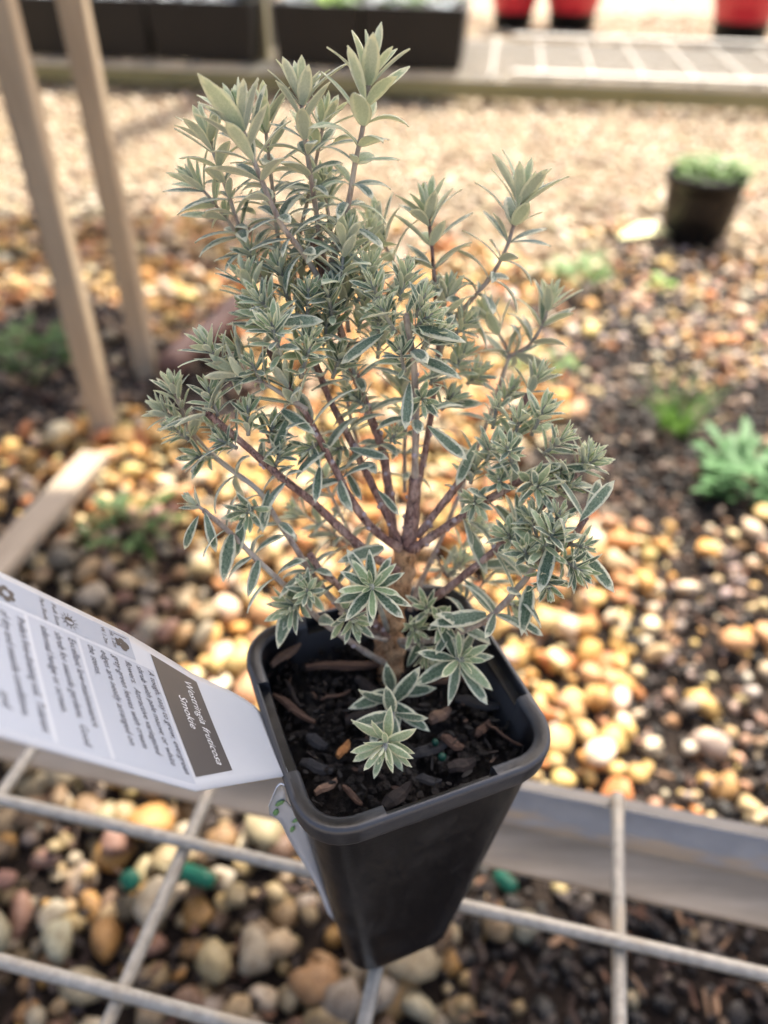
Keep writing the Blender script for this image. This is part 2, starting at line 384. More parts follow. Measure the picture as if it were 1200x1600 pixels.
# ------------------------------------------------------------------ near bench: welded wire on a galvanised channel
t = NT('galvanised_wire'); p = t.pos()
n1 = t.noise(260, 4, .6, p); n2 = t.noise(40, 3, .6, p)
c = t.ramp(n1, [(.3, (.32, .29, .24)), (.5, (.40, .37, .31)), (.7, (.50, .46, .385))]); c = t.mix(t.smooth(n2, .5, .75), c, (.46, .38, .27))
t.set(col=c, rough=.5, metal=.25); t.bump(n1, .15, .0004); M['wire'] = t.m
t = NT('galvanised_channel'); p = t.pos()
n1 = t.noise(30, 5, .65, p); n2 = t.noise(1.0, 4, .6, t.scale(p, (18, 130, 130)))
c = t.ramp(n1, [(.35, (.42, .48, .57)), (.65, (.56, .62, .70))])
sz = t.n('ShaderNodeSeparateXYZ'); t.l(p, sz.inputs[0])
nzs = t.n('ShaderNodeSeparateXYZ'); t.l(t.n('ShaderNodeNewGeometry').outputs['Normal'], nzs.inputs[0])
dust = t.smooth(t.math('ADD', t.math('MULTIPLY', t.math('SUBTRACT', MESH_Z - .032, sz.outputs[2]), 40), t.math('MULTIPLY', t.math('SUBTRACT', n2, .5), 1.4)), -.1, .45)
c = t.mix(dust, c, t.ramp(n2, [(.3, (.40, .32, .23)), (.7, (.58, .48, .36))]))
lip = t.math('MULTIPLY', t.smooth(nzs.outputs[2], .5, .9), t.math('SUBTRACT', 1.0, dust))
c = t.mix(t.math('MULTIPLY', lip, .85), c, t.ramp(n2, [(.3, (.085, .075, .06)), (.7, (.16, .14, .11))]))
t.set(col=c, rough=t.math('ADD', .32, t.math('MULTIPLY', dust, .5)), metal=t.math('SUBTRACT', .35, t.math('MULTIPLY', dust, .35)))
t.bump(n2, .2, .0008); M['channel'] = t.m
bench = empty('mesh_bench', (0, 0, 0), label='low bench of welded galvanised wire on a steel channel under the potted shrub', cat='bench')
WA, WB = .0026, .0028
def straight_wire(name, a, b, r, mat, parent, n=10, seg=18, sag=.0006):
    pts = [a.lerp(b, i / seg) + Vector((0, 0, random.uniform(-sag, sag) * (0 < i < seg))) for i in range(seg + 1)]
    V, F = tube(pts, [r] * len(pts), n); return link(name, mesh_np(name, [v[:] for v in V], F, mat), parent)
zA = MESH_Z - WA; zB = zA - WA - WB + .0006
for k in range(-5, 1):
    o_d = .14187 + k * .05704
    straight_wire('wire', D1 * -.62 + D2 * o_d + Vector((0, 0, zA)), D1 * .62 + D2 * o_d + Vector((0, 0, zA)), WA, M['wire'], bench)
for k in range(-6, 8):
    o_d = -.1124 + k * .0873
    straight_wire('cross_wire', D1 * o_d + D2 * -.16 + Vector((0, 0, zB)), D1 * o_d + D2 * .2065 + Vector((0, 0, zB)), WB, M['wire'], bench)
def channel(name, o0, sgn):
    """rear web with a small top lip and a wide bottom flange, 3 mm steel"""
    zt = zB - WB; h = .040; prof = [(0, 0), (0, -h), (-.0235, -h), (-.0235, -h + .003), (-.003, -h + .003), (-.003, -.003), (-.0055, -.003), (-.0055, 0)]
    V, F = [], []
    nS = 12
    for i in range(nS + 1):
        for (a, z) in prof: V.append(D1 * (-.62 + 1.24 * i / nS) + D2 * (o0 + a * sgn) + Vector((0, 0, zt + z)))
    L = len(prof)
    for i in range(nS):
        for k in range(L): F.append((i * L + k, i * L + (k + 1) % L, (i + 1) * L + (k + 1) % L, (i + 1) * L + k))
    for b0 in (0, nS * L):
        F.extend([(b0, b0 + 7, b0 + 6, b0 + 5), (b0, b0 + 5, b0 + 4, b0 + 1), (b0 + 1, b0 + 4, b0 + 3, b0 + 2)])
    me = mesh_np(name, [v[:] for v in V], F, M['channel'], smooth=False)
    bm = bmesh.new(); bm.from_mesh(me); bmesh.ops.recalc_face_normals(bm, faces=bm.faces[:]); bm.to_mesh(me); bm.free()
    link(name, me, bench)
channel('steel_channel', .2070, 1); channel('steel_channel', -.1605, -1)
for sx_ in (-1, 1):
    for o_d in (.196, -.150):
        q = D1 * (.60 * sx_) + D2 * o_d
        hgt = zB - WB - .041
        link('leg', bm_mesh('leg', box_bm(.03, .03, hgt + .02, .002, centre=(q.x, q.y, hgt / 2 - .012)), M['channel']), bench)

# ------------------------------------------------------------------ weathered timber
def timber(name, a, b, c_, sc_=(12, 12, 1.0)):
    t = NT(name); p = t.obj(); g1 = t.noise(14, 5, .6, t.scale(p, sc_), dist=.4); g2 = t.noise(60, 4, .6, t.scale(p, sc_))
    c = t.ramp(g1, [(.3, a), (.52, b), (.75, c_)]); c = t.mix(t.math('MULTIPLY', t.smooth(g2, .5, .7), .4), c, a)
    t.set(col=c, rough=.8, spec=.25); t.bump(g2, .4, .001); return t.m
M['timber'] = timber('pale_timber', (.30, .235, .155), (.43, .345, .235), (.54, .45, .33), (3, 3, .25))
M['timber_x'] = timber('pale_board', (.26, .21, .15), (.38, .31, .23), (.48, .41, .32), (.25, 3, 3))
M['timber_green'] = timber('green_treated_timber', (.16, .15, .075), (.25, .235, .12), (.34, .31, .18), (.25, 3, 3))
M['timber_post'] = timber('treated_post', (.20, .18, .11), (.30, .27, .17), (.40, .36, .24), (3, 3, .25))

# ------------------------------------------------------------------ slatted shade roof on two posts (unseen boards added and shaped to cast the shade; only its posts are in view)
RZ = 1.60
SHX, SHY = SUND.x / SUND.z * RZ, SUND.y / SUND.z * RZ            # where a roof point's shadow comes from
roof = empty('added_shade_roof', (-.325, .76, 0), label='pale timber posts under an added unseen slatted shade roof beside the plank on the ground', cat='shelter')
def roof_part(name, bm, mat, loc):
    return link(name, bm_mesh(name, bm, mat), roof, Vector(loc) - roof.location)
def post(px, py, py2):
    q = on_z(px, py); roof_part('post', box_bm(.027, .024, RZ + .03, .003, centre=(0, 0, (RZ + .03) / 2 - .03)), M['timber'], (q.x, q.y + .015, 0)); return q
P1 = post(160, 684, 0); P2 = post(226, 588, 0)
def slat(gx0, gx1, gy0, gy1):
    """board whose shadow on the ground covers this rectangle"""
    roof_part('slat', box_bm(gx1 - gx0, gy1 - gy0, .018, .002, centre=(0, 0, 0)), M['timber_x'], ((gx0 + gx1) / 2 + SHX, (gy0 + gy1) / 2 + SHY, RZ + .0501))
for (y0, y1) in ((-.36, -.2005), (-.0095, .120), (.122, .256)): slat(-1.6, 1.5, y0, y1)
for k in range(13): slat(-1.6, 1.5, -.1945 + k * .0145, -.1945 + k * .0145 + .0082)      # added unseen laths, spaced to let soft warm sun onto the shrub
for (y0, y1) in ((.258, .43), (.432, .615), (.765, .92), (.922, 1.140), (1.260, 1.38), (1.382, 1.54)): slat(-1.6, -.19 + .03 * math.sin(y0 * 20), y0, y1)
for x in (P1.x, -1.59 + SHX):
    y0, y1 = .62 - .0, 1.54 + SHY
    roof_part('bearer', box_bm(.036, y1 - y0, .040, .002), M['timber_x'], (x if x == P1.x else x, (y0 + y1) / 2, RZ + .0205))
for (x, y) in ((-1.59 + SHX, .7), (-1.59 + SHX, 2.5)):
    roof_part('post', box_bm(.06, .06, RZ + .03, .003, centre=(0, 0, (RZ + .03) / 2 - .03)), M['timber'], (x, y, 0))
roof_part('bearer', box_bm(3.0, .036, .039, .002), M['timber_x'], (-.05 + SHX, .01 + SHY, RZ + .0195))
roof_part('post', box_bm(.06, .06, RZ + .03, .003, centre=(0, 0, (RZ + .03) / 2 - .03)), M['timber'], (1.42 + SHX, .01 + SHY, 0))

# ------------------------------------------------------------------ square plastic pot
t = NT('black_plastic'); p = t.obj()
n1 = t.noise(38, 5, .65, p); n2 = t.noise(1.0, 4, .6, t.scale(p, (170, 170, 26))); n3 = t.noise(900, 3, .6, p); n4 = t.noise(16, 3, .5, p)
dust = t.math('MULTIPLY', t.smooth(t.math('ADD', t.math('MULTIPLY', n1, .6), t.math('MULTIPLY', n2, .4)), .44, .74), t.math('ADD', .35, t.math('MULTIPLY', n3, .6)))
ge = t.n('ShaderNodeNewGeometry'); edge = t.smooth(ge.outputs['Pointiness'], .505, .56)
c = t.mix(dust, (.006, .0065, .008), (.040, .040, .042)); c = t.mix(t.math('MULTIPLY', edge, .5), c, (.10, .105, .115))
t.set(col=c, rough=t.math('ADD', t.math('ADD', .24, t.math('MULTIPLY', dust, .45)), t.math('MULTIPLY', n4, .10)), spec=.5)
t.bump(t.math('ADD', n3, t.math('MULTIPLY', n2, 2)), .12, .0005); M['plastic'] = t.m

def stations(notch):
    """list of (side, along -1..1 on the straight part or None, corner angle, notched)"""
    out = []
    for side in range(4):
        for f in (-1, -.75): out.append((side, f, 0, 0))
        if notch: out += [(side, 'a', 0, 0), (side, 'a', 0, 1), (side, 0, 0, 1), (side, 'b', 0, 1), (side, 'b', 0, 0)]
        else: out.append((side, 0, 0, 0))
        for f in (.75, 1): out.append((side, f, 0, 0))
        for k in range(1, 8): out.append((side, None, k / 8, 0))
    return out
def ring_pt(st, a, r, z, nh=.0148):
    side, f, k, _ = st; L = a - r
    if f is None:
        th = -math.pi / 2 + k * math.pi / 2; x, y = L + r * math.cos(th), -L + r * math.sin(th)
    else:
        x = {'a': -nh, 'b': nh}.get(f, None) if isinstance(f, str) else f * L; y = -a
        bow = .0004 * (1 - (x / a) ** 2); y -= bow
    for _ in range(side): x, y = -y, x
    return (x, y, z)
def loft(rows, notch):
    ST = stations(notch); V, F = [], []; n = len(ST)
    for row in rows:
        for st in ST:
            a, r, z = row(st); V.append(ring_pt(st, a, r, z))
    for i in range(len(rows) - 1):
        for k in range(n): F.append((i * n + k, i * n + (k + 1) % n, (i + 1) * n + (k + 1) % n, (i + 1) * n + k))
    return V, F, n
def rr(a): return max(.003, .0125 - (.035 - a))
def row(a, z, an=None, zn=None):
    def f(st):
        if st[3] and an is not None: return an, rr(a), zn
        return a, rr(a), z
    return f
H_ = POT_W / 2
pot = empty('square_plant_pot', (POT_C.x, POT_C.y, POT_C.z - POT_H), label='square black plastic tube pot holding the variegated shrub on the wire bench', cat='plant pot')
pot.rotation_euler.z = YAW
rows = [row(.0322, -.0078), row(.0338, -.0079), row(.0343, -.0074), row(.0345, -.0066), row(.0350, -.0016), row(.0349, -.0007), row(.0344, -.0001), row(.0338, 0),
        row(.0334, 0, .0334, -.0003), row(.0330, 0, .0332, -.0040), row(.0316, -.0002, .0314, -.0042), row(.0308, -.0006, .0307, -.0043), row(.0304, -.0016, .0304, -.0049), row(.0300, -.012), row(.0287, -.024)]
V, F, n = loft(rows, True)
me = mesh_np('rim', V, F, M['plastic']); me.polygons.foreach_set('use_smooth', np.full(len(me.polygons), True, bool))
rim = link('rim', me, pot, (0, 0, POT_H))
md = rim.modifiers.new('edges', 'EDGE_SPLIT'); md.split_angle = R(42)
b2 = POT_B / 2
def body_row(f, inset=0):
    a = .0322 + (b2 - .0322) * f - inset; r = .0100 + (.0075 - .0100) * f
    return lambda st: (a, max(.002, r - inset), -.0077 - (POT_H - .0077) * f)
rows = [body_row(0)] + [body_row(x) for x in (.03, .15, .3, .45, .6, .75, .88, .96, .985)]
rows += [lambda st: (b2 - .0008, .0065, -POT_H + .0004), lambda st: (b2 - .002, .0055, -POT_H), lambda st: (b2 * .5, .003, -POT_H + .0005), lambda st: (.001, .0004, -POT_H + .0005)]
V, F, n = loft(rows, False)
body = link('body', mesh_np('body', V, F, M['plastic']), pot, (0, 0, POT_H))
# moulding seam under the rim
V, F = tube([(x, -.0325 - .0004, -.0083 - .0012 * abs(x + .004) * 60) for x in np.linspace(-.013, .004, 8)], [.0004, .0009, .0012, .0013, .0013, .0012, .0009, .0004], 8)
link('moulding_seam', mesh_np('moulding_seam', [v[:] for v in V], F, M['plastic']), pot, (0, 0, POT_H))

# ------------------------------------------------------------------ potting mix
t = NT('potting_mix_surface'); p = t.pos(); n1 = t.noise(170, 6, .7, p); n2 = t.noise(900, 4, .65, p)
t.set(col=t.ramp(n1, [(.32, (.006, .005, .004)), (.55, (.016, .012, .010)), (.75, (.050, .034, .024))]), rough=t.math('ADD', .45, t.math('MULTIPLY', n2, .5)), spec=.35)
t.bump(t.math('ADD', n2, t.math('MULTIPLY', n1, 3)), 1.0, .0016); M['mix'] = t.m
mixo = empty('potting_mix', (POT_C.x, POT_C.y, SOIL_Z), label='dark moist potting mix with bark chips filling the square black pot', cat='potting mix')
G = 84; a_ = .0303; V = []
for j in range(G + 1):
    for i in range(G + 1):
        x, y = -1 + 2 * i / G, -1 + 2 * j / G
        # squircle map of the square grid
        k = max(abs(x), abs(y)); q = Vector((x, y, 0)); l = q.length
        corner = min(1.0, (min(abs(x), abs(y)) / k) if k else 0); X = x * (1 - .115 * corner ** 4) * a_; Y = y * (1 - .115 * corner ** 4) * a_
        w = PU * X + PV * Y
        P_ = Vector((X, Y, 3.3)); z = .0045 * (noise.turbulence(P_ * 120, 4, False) - .42) + .0022 * noise.noise(P_ * 420) + .0015 * noise.noise(P_ * 60)
        V.append((w.x, w.y, z - .002 * k ** 4))
ii = (np.arange(G)[:, None] * (G + 1) + np.arange(G)[None]).ravel()
link('soil_surface', mesh_np('soil_surface', V, np.stack([ii, ii + 1, ii + G + 2, ii + G + 1], 1), M['mix']), mixo)
def chip_mat(name, a, b):
    t = NT(name); p = t.obj(); n = t.noise(1.0, 5, .65, t.scale(p, (120, 900, 900))); t.set(col=t.ramp(n, [(.3, a), (.7, b)]), rough=.8); t.bump(n, .8, .0006); return t.m
M['chip'] = chip_mat('bark_chip_brown', (.045, .022, .014), (.13, .072, .045)); M['chip_tan'] = chip_mat('bark_chip_tan', (.10, .058, .038), (.26, .165, .11))
M['chip_dark'] = chip_mat('bark_chip_dark', (.010, .007, .006), (.032, .021, .017)); M['chip_orange'] = chip_mat('bark_chip_orange', (.30, .11, .03), (.50, .24, .08))
M['chip_black'] = chip_mat('bark_chip_black', (.008, .008, .009), (.024, .024, .028))
def chip(name, p0, p1, w, mat, up=.0016, th=.0016, parent=mixo, taper=.6):
    a = on_z(p0[0], p0[1], SOIL_Z + up); b = on_z(p1[0], p1[1], SOIL_Z + up); L = (b - a).length; d = (b - a) / L
    bm = bmesh.new(); ws = [taper, .95, 1.05, .9, taper * .8]; V = []; sec = 6
    prev = None
    for k, s in enumerate(ws):
        ring = []
        for q in range(sec):
            an = 2 * math.pi * q / sec
            ring.append(bm.verts.new((L * (k / 4 - .5), math.cos(an) * w / 2 * s * random.uniform(.85, 1.1), math.sin(an) * th / 2 * random.uniform(.8, 1.2) + .0006 * math.sin(k * 1.7))))
        if prev:
            for q in range(sec): bm.faces.new((prev[q], prev[(q + 1) % sec], ring[(q + 1) % sec], ring[q]))
        else: bm.faces.new(ring[::-1])
        prev = ring
    bm.faces.new(prev)
    o = link(name, bm_mesh(name, bm, M[mat]), parent)
    n = Vector((0, 0, 1)); e = n.cross(d).normalized(); n = d.cross(e)
    mm = Matrix((d, e, n)).transposed().to_4x4(); mm.translation = (a + b) / 2 - parent.location; o.matrix_local = mm
    return o
for args in (((424, 1040), (468, 1006), .0036, 'chip_tan', .0050, .0022), ((478, 1043), (606, 1036), .0036, 'chip', .0030, .0022), ((428, 1086), (492, 1130), .0024, 'chip', .0024, .0016),
             ((492, 1240), (526, 1220), .0026, 'chip_tan', .0020, .0018), ((528, 1183), (545, 1160), .0026, 'chip_orange', .0030, .0020), ((536, 1228), (566, 1258), .0018, 'chip', .0020, .0012),
             ((650, 1068), (735, 1056), .0034, 'chip', .0020, .0020), ((672, 1128), (702, 1108), .0040, 'chip_tan', .0020, .0020), ((760, 1132), (815, 1166), .0010, 'chip', .0026, .0010),
             ((470, 1190), (520, 1206), .0036, 'chip_black', .0012, .0014), ((640, 1182), (700, 1160), .0038, 'chip_black', .0012, .0014), ((600, 1262), (640, 1226), .0040, 'chip_dark', .0022, .0020),
             ((700, 1202), (742, 1190), .0042, 'chip_dark', .0024, .0020), ((712, 1092), (780, 1104), .0040, 'chip_black', .0012, .0014), ((446, 1062), (470, 1106), .0014, 'chip_dark', .0028, .0012),
             ((540, 1128), (590, 1110), .0040, 'chip_dark', .0024, .0020), ((772, 1072), (800, 1100), .0040, 'chip_dark', .0020, .0020), ((480, 1150), (512, 1168), .0036, 'chip_black', .0022, .0018),
             ((690, 1150), (724, 1170), .0034, 'chip', .0018, .0014), ((560, 1206), (580, 1190), .0020, 'chip_dark', .0026, .0014), ((744, 1150), (764, 1128), .0026, 'chip', .0020, .0014),
             ((650, 1216), (690, 1222), .0030, 'chip_black', .0012, .0014), ((500, 1094), (548, 1080), .0010, 'chip', .0026, .0010), ((556, 1060), (590, 1082), .0034, 'chip_dark', .0022, .0020)):
    chip('bark_chip', *args)
t = NT('green_fertiliser'); t.set(col=(.002, .055, .032), rough=.5); M['green'] = t.m
for (x, y, r) in ((691, 1183, .0012), (680, 1160, .0010)):
    bm = bmesh.new(); bmesh.ops.create_icosphere(bm, subdivisions=2, radius=r)
    for v in bm.verts: v.co *= 1 + .12 * noise.noise(v.co * 900)
    link('fertiliser_bead', bm_mesh('fertiliser_bead', bm, M['green'], True), mixo, on_z(x, y, SOIL_Z + .002) - mixo.location)
# crumbs of mix
CV, CF = [], []; nb = 0
for _ in range(900):
    X, Y = random.uniform(-.0285, .0285), random.uniform(-.0285, .0285); w = PU * X + PV * Y; s = random.uniform(.0004, .0017)
    B = stone_shape(V2, 6, .22) * s; th = random.uniform(0, 6.28); cz, sz_ = math.cos(th), math.sin(th)
    B = B @ np.array([[cz, sz_, 0], [-sz_, cz, 0], [0, 0, 1]]); CV.append(B + np.array([w.x, w.y, random.uniform(.000, .0012)])); CF.append(F2 + nb); nb += len(B)
o = link('soil_crumbs', mesh_np('soil_crumbs', np.concatenate(CV), np.concatenate(CF), M['mix'], smooth=False), mixo); tag(o, kind='stuff')

t = NT('sliver_bits'); a = t.n('ShaderNodeAttribute'); a.attribute_name = 'col'; n_ = t.noise(900, 4, .6, t.pos())
t.set(col=t.mix(n_, a.outputs['Color'], (.01, .008, .007)), rough=.8); M['sliver'] = t.m
LV.clear(); LF.clear(); LC.clear()
for _ in range(190):
    X, Y = random.uniform(-.029, .029), random.uniform(-.029, .029); w = PU * X + PV * Y
    crumb(w.x, w.y, random.uniform(.0002, .0020), random.uniform(.0010, .0042), random.uniform(.0003, .0013), random.uniform(.0003, .0008), random.choice([lin(26, 22, 20), lin(34, 28, 25), lin(52, 38, 30), lin(22, 20, 21), lin(18, 17, 18), lin(28, 24, 22), lin(80, 56, 42)]), .45)
me = mesh_np('bark_slivers', [v[:] for v in LV], LF, M['sliver'], smooth=False)
ca = me.color_attributes.new('col', 'FLOAT_COLOR', 'POINT'); ca.data.foreach_set('color', np.array(LC, np.float32).ravel())
tag(link('bark_slivers', me, mixo), kind='stuff')

# ------------------------------------------------------------------ plant label
LO = EYE + Vector((-.027746, .121934, -.175027)); ET = Vector((-.468295, -.306288, .828786)); ES = Vector((.470021, -.880623, -.059866)); LN = ES.cross(-ET).normalized()
t = NT('white_card'); p = t.pos(); n1 = t.noise(60, 3, .5, p); t.set(col=t.mix(n1, (.58, .62, .68), (.64, .68, .73)), rough=.32, spec=.45); M['card'] = t.m
t = NT('grey_blue_print'); t.set(col=(.47, .52, .60), rough=.32); M['panel'] = t.m
t = NT('pale_column_print'); t.set(col=(.42, .47, .55), rough=.32); M['panel2'] = t.m
t = NT('dark_grey_print'); t.set(col=(.115, .108, .105), rough=.32); M['band'] = t.m
t = NT('grey_ink'); t.set(col=(.085, .085, .10), rough=.5); M['ink'] = t.m
t = NT('brown_ink'); t.set(col=(.10, .09, .085), rough=.5); M['ink2'] = t.m
t = NT('white_ink'); t.set(col=(.80, .82, .84), rough=.4); M['ink_w'] = t.m
label = empty('plant_label', LO, label='white printed care label with dark heading band stuck into the pot rim', cat='plant label')
def lw(s, t_, n=0.0):
    """label coordinates in mm -> offset from LO; the card curls a little along its length and bends down at the pot"""
    bend = .00006 * (t_ - 50) ** 2 * .25 - .35
    if t_ < 14: bend -= .004 * (14 - t_) ** 2
    cur = .0016 * (s - 6.3) ** 2
    return (ES * s + ET * t_ + LN * (n + cur * .35 + bend - .0)) * .001
def sheet(name, poly_fn, t0, t1, mat, off, parent, nt_=28, ns=12, thick=0.0):
    V, F = [], []
    for lay in ((off,) if not thick else (off, off - thick)):
        for i in range(nt_ + 1):
            t_ = t0 + (t1 - t0) * i / nt_; a, b = poly_fn(t_)
            for k in range(ns + 1): V.append(lw(a + (b - a) * k / ns, t_, lay))
    W = ns + 1; n1 = (nt_ + 1) * W
    for i in range(nt_):
        for k in range(ns):
            q = i * W + k; F.append((q, q + W, q + W + 1, q + 1))
            if thick: F.append((n1 + q, n1 + q + 1, n1 + q + W + 1, n1 + q + W))
    if thick:
        for i in range(nt_):
            for k in (0, ns):
                q = i * W + k; F.append((q, n1 + q, n1 + q + W, q + W) if k == 0 else (q, q + W, n1 + q + W, n1 + q))
        for k in range(ns):
            for i in (0, nt_):
                q = i * W + k; F.append((q, q + 1, n1 + q + 1, n1 + q) if i == 0 else (q, n1 + q, n1 + q + 1, q + 1))
    return link(name, mesh_np(name, [v[:] for v in V], F, M[mat] if isinstance(mat, str) else mat), parent)
def interp(x, xs_, ys_): return float(np.interp(x, xs_, ys_))
def card_edges(t_):
    a = interp(t_, [-4, -1, 1.5, 12, 28, 43, 50, 104, 107, 108.5], [-6.5, -8.5, -10.2, -10.9, -11.0, -13.6, -14.6, -14.9, -13.8, -11.5])
    b = interp(t_, [-4, -1, 1.5, 4, 12, 44.6, 104, 107, 108.5], [8.5, 10.2, 11.4, 13.2, 16.0, 26.9, 27.5, 26.4, 24])
    return a, b
card = sheet('card', card_edges, -3.5, 108.5, 'card', 0, label, 70, 14, .45)
sheet('text_panel', lambda t_: (-5.2, interp(t_, [43, 44.5, 105], [25.0, 25.4, 25.8])), 44.2, 105, 'panel', .07, card, 30, 10)
sheet('icon_column', lambda t_: (-13.0, -6.2), 49.5, 104, 'panel2', .06, card, 30, 6)
sheet('heading_band', lambda t_: (interp(t_, [28.0, 43.2], [-8.2, -10.8]), interp(t_, [28.0, 43.2], [17.8, 23.4])), 28.0, 43.2, 'band', .08, card, 16, 10)
for t_ in (66.3, 79.3): sheet('panel_rule', lambda q: (-5.0, 25.4), t_, t_ + .9, 'card', .11, card, 2, 10)
def text(body_, s0, t0, size, mat, parent=card, name='printed_text', off=.16, width=None, shear=.18, bold=0.0):
    cu = bpy.data.curves.new('txt', 'FONT'); cu.body = body_; cu.size = size; cu.shear = shear; cu.resolution_u = 2; cu.offset = bold
    ob = bpy.data.objects.new('txt', cu); C.objects.link(ob)
    dg = bpy.context.evaluated_depsgraph_get(); me = bpy.data.meshes.new_from_object(ob.evaluated_get(dg))
    bpy.data.objects.remove(ob); bpy.data.curves.remove(cu)
    n = len(me.vertices); co = np.zeros(n * 3); me.vertices.foreach_get('co', co); co = co.reshape(-1, 3)
    k = 1.0
    if width: k = width / max(1e-6, co[:, 0].max() - min(0, co[:, 0].min()))
    out = [lw(s0 + x * k, t0 - y, off)[:] for x, y, z in co]
    me.vertices.foreach_set('co', np.array(out, np.float32).ravel()); me.materials.clear(); me.materials.append(M[mat]); me.update()
    me.name = name; return link(name, me, parent)
for i, (ln, w) in enumerate((('A tough, easy to grow, evergreen', 27.8), ('shrub with pale mauve or white', 26.6), ('flowers.  Attractive variegated', 25.0), ('grey-green leaves with cream', 24.4), ('edges are neatly arranged on', 24.6), ('the stems.', 8.2))):
    text(ln, -4.4, 46.6 + i * 3.55, 2.75, 'ink', width=w)
for i, (ln, w) in enumerate((('Excellent low-maintenance', 22.6), ('shrub for seaside gardens.  Good', 28.0), ('informal hedge or screen.', 21.6))):
    text(ln, -3.9, 69.6 + i * 3.5, 2.75, 'ink', width=w)
for i, (ln, w) in enumerate((('Prefers free-draining soil.  Tolerant', 27.4), ('of dry and seaside conditions.', 25.2), ('                               and', 24.6))):
    text(ln, -3.5, 82.2 + i * 3.6, 2.75, 'ink', width=w)
text('Westringia fruticosa', -7.0, 33.4, 3.7, 'ink_w', width=24.6, bold=.012); text('Smokie', -.6, 38.0, 3.7, 'ink_w', width=9.6, bold=.012)
for (a, t_) in (('Ht 1.2m', 55.9), ('W 1.2m', 58.5), ('Full Sun', 72.0), ('Part Shade', 75.0)): text(a, -12.4, t_, 1.7, 'ink2', shear=.1, width=6.2 if len(a) > 7 else 5.0)
def flat_poly(name, loops, mat, off):
    V, F = [], []
    for lp in loops:
        b0 = len(V); cx = sum(p_[0] for p_ in lp) / len(lp); cy_ = sum(p_[1] for p_ in lp) / len(lp); V.append(lw(cx, cy_, off))
        V += [lw(x, y, off) for x, y in lp]
        for k in range(len(lp)): F.append((b0, b0 + 1 + (k + 1) % len(lp), b0 + 1 + k))
    return link(name, mesh_np(name, [v[:] for v in V], F, M[mat], smooth=False), card)
circ = lambda cx, cy_, r, n=20: [(cx + r * math.cos(2 * math.pi * k / n), cy_ + r * math.sin(2 * math.pi * k / n)) for k in range(n)]
# icons: flower, sun, little pot with a shrub
flat_poly('flower_icon', [circ(-8.7 + 1.45 * math.cos(k * math.pi / 3), 83.6 + 1.45 * math.sin(k * math.pi / 3), .78) for k in range(6)], 'ink2', .14)
flat_poly('flower_icon_centre', [circ(-8.7, 83.6, .75)], 'panel2', .18)
flat_poly('sun_icon', [circ(-9.1, 67.9, 1.25)] + [[(-9.1 + r_ * math.cos(a_ + d_), 67.9 + r_ * math.sin(a_ + d_)) for r_, d_ in ((1.5, -.12), (2.5, 0), (1.5, .12))] for a_ in [k * math.pi / 6 for k in range(12)]], 'ink2', .14)
flat_poly('sun_icon_half', [[(-9.1 + .95 * math.cos(a_), 67.9 + .95 * math.sin(a_)) for a_ in np.linspace(-math.pi / 2, math.pi / 2, 12)]], 'panel2', .18)
flat_poly('shrub_icon', [circ(-9.6, 51.7, 1.15), circ(-8.6, 52.5, 1.0), circ(-10.4, 52.6, .95), [(-10.8, 54.6), (-8.4, 54.6), (-8.6, 53.3), (-10.6, 53.3)], [(-12.2, 50.6), (-12.0, 50.6), (-12.0, 54.6), (-12.2, 54.6)]], 'ink2', .14)
# tail of a second tag hanging down the outside of the pot
t = NT('green_leaf_print'); t.set(col=(.16, .33, .14), rough=.35); M['leafprint'] = t.m
tg = empty('hanging_tag', POT_C - PU * .0352, label='narrow white plastic tag hanging down the outside of the black pot below the label', cat='plant tag')
V = []; nS = 24; F = []
WD = Vector((-.97, -.25, 0))
for lay in (0, .0005):
    for i in range(nS + 1):
        f = i / nS; z = -.001 - f * .096
        aF = min(1, max(0, (-z - .0077) / (POT_H - .0077))); ou = .0322 + (b2 - .0322) * aF + .0006
        if -z < .0105: ou = .0354
        elif -z < .018: ou = .0354 + (ou - .0354) * (-z - .0105) / .0075
        hw = .0052 * (1 - f) ** .55 * min(1, .35 + f * 5) + .0002; c0 = -.0175 + .006 * f
        for k in range(5): V.append(PU * (.0352 - ou) + PV * c0 + WD * (hw * k / 4 + .0008 * math.sin(f * 7) * k / 4) + Vector((0, 0, z)) + WD.cross(Vector((0, 0, 1))) * (lay + .0006 * math.sin(k * .9 + f * 4)))
n1 = (nS + 1) * 5
for i in range(nS):
    for k in range(4):
        q = i * 5 + k; F += [(q, q + 1, q + 6, q + 5), (n1 + q, n1 + q + 5, n1 + q + 6, n1 + q + 1)]
    for k in (0, 4): q = i * 5 + k; F.append((q, q + 5, n1 + q + 5, n1 + q))
for k in range(4):
    for i in (0, nS): q = i * 5 + k; F.append((q, q + 1, n1 + q + 1, n1 + q))
link('strip', mesh_np('strip', [v[:] for v in V], F, M['card']), tg)
for (f, w_) in ((.10, .35), (.16, .7), (.22, .3), (.29, .65)):
    i = int(f * nS); q = Vector(V[i * 5]).lerp(Vector(V[i * 5 + 4]), w_)
    bm = bmesh.new(); bmesh.ops.create_icosphere(bm, subdivisions=1, radius=1)
    for v in bm.verts: v.co = Vector((v.co.x * .0017, v.co.y * .0009, v.co.z * .0009))
    o = link('leaf_print', bm_mesh('leaf_print', bm, M['leafprint'], True), tg, q); o.rotation_euler = (0, w_ * 2, math.atan2(WD.y, WD.x)); o.scale = (1, .25, 1)

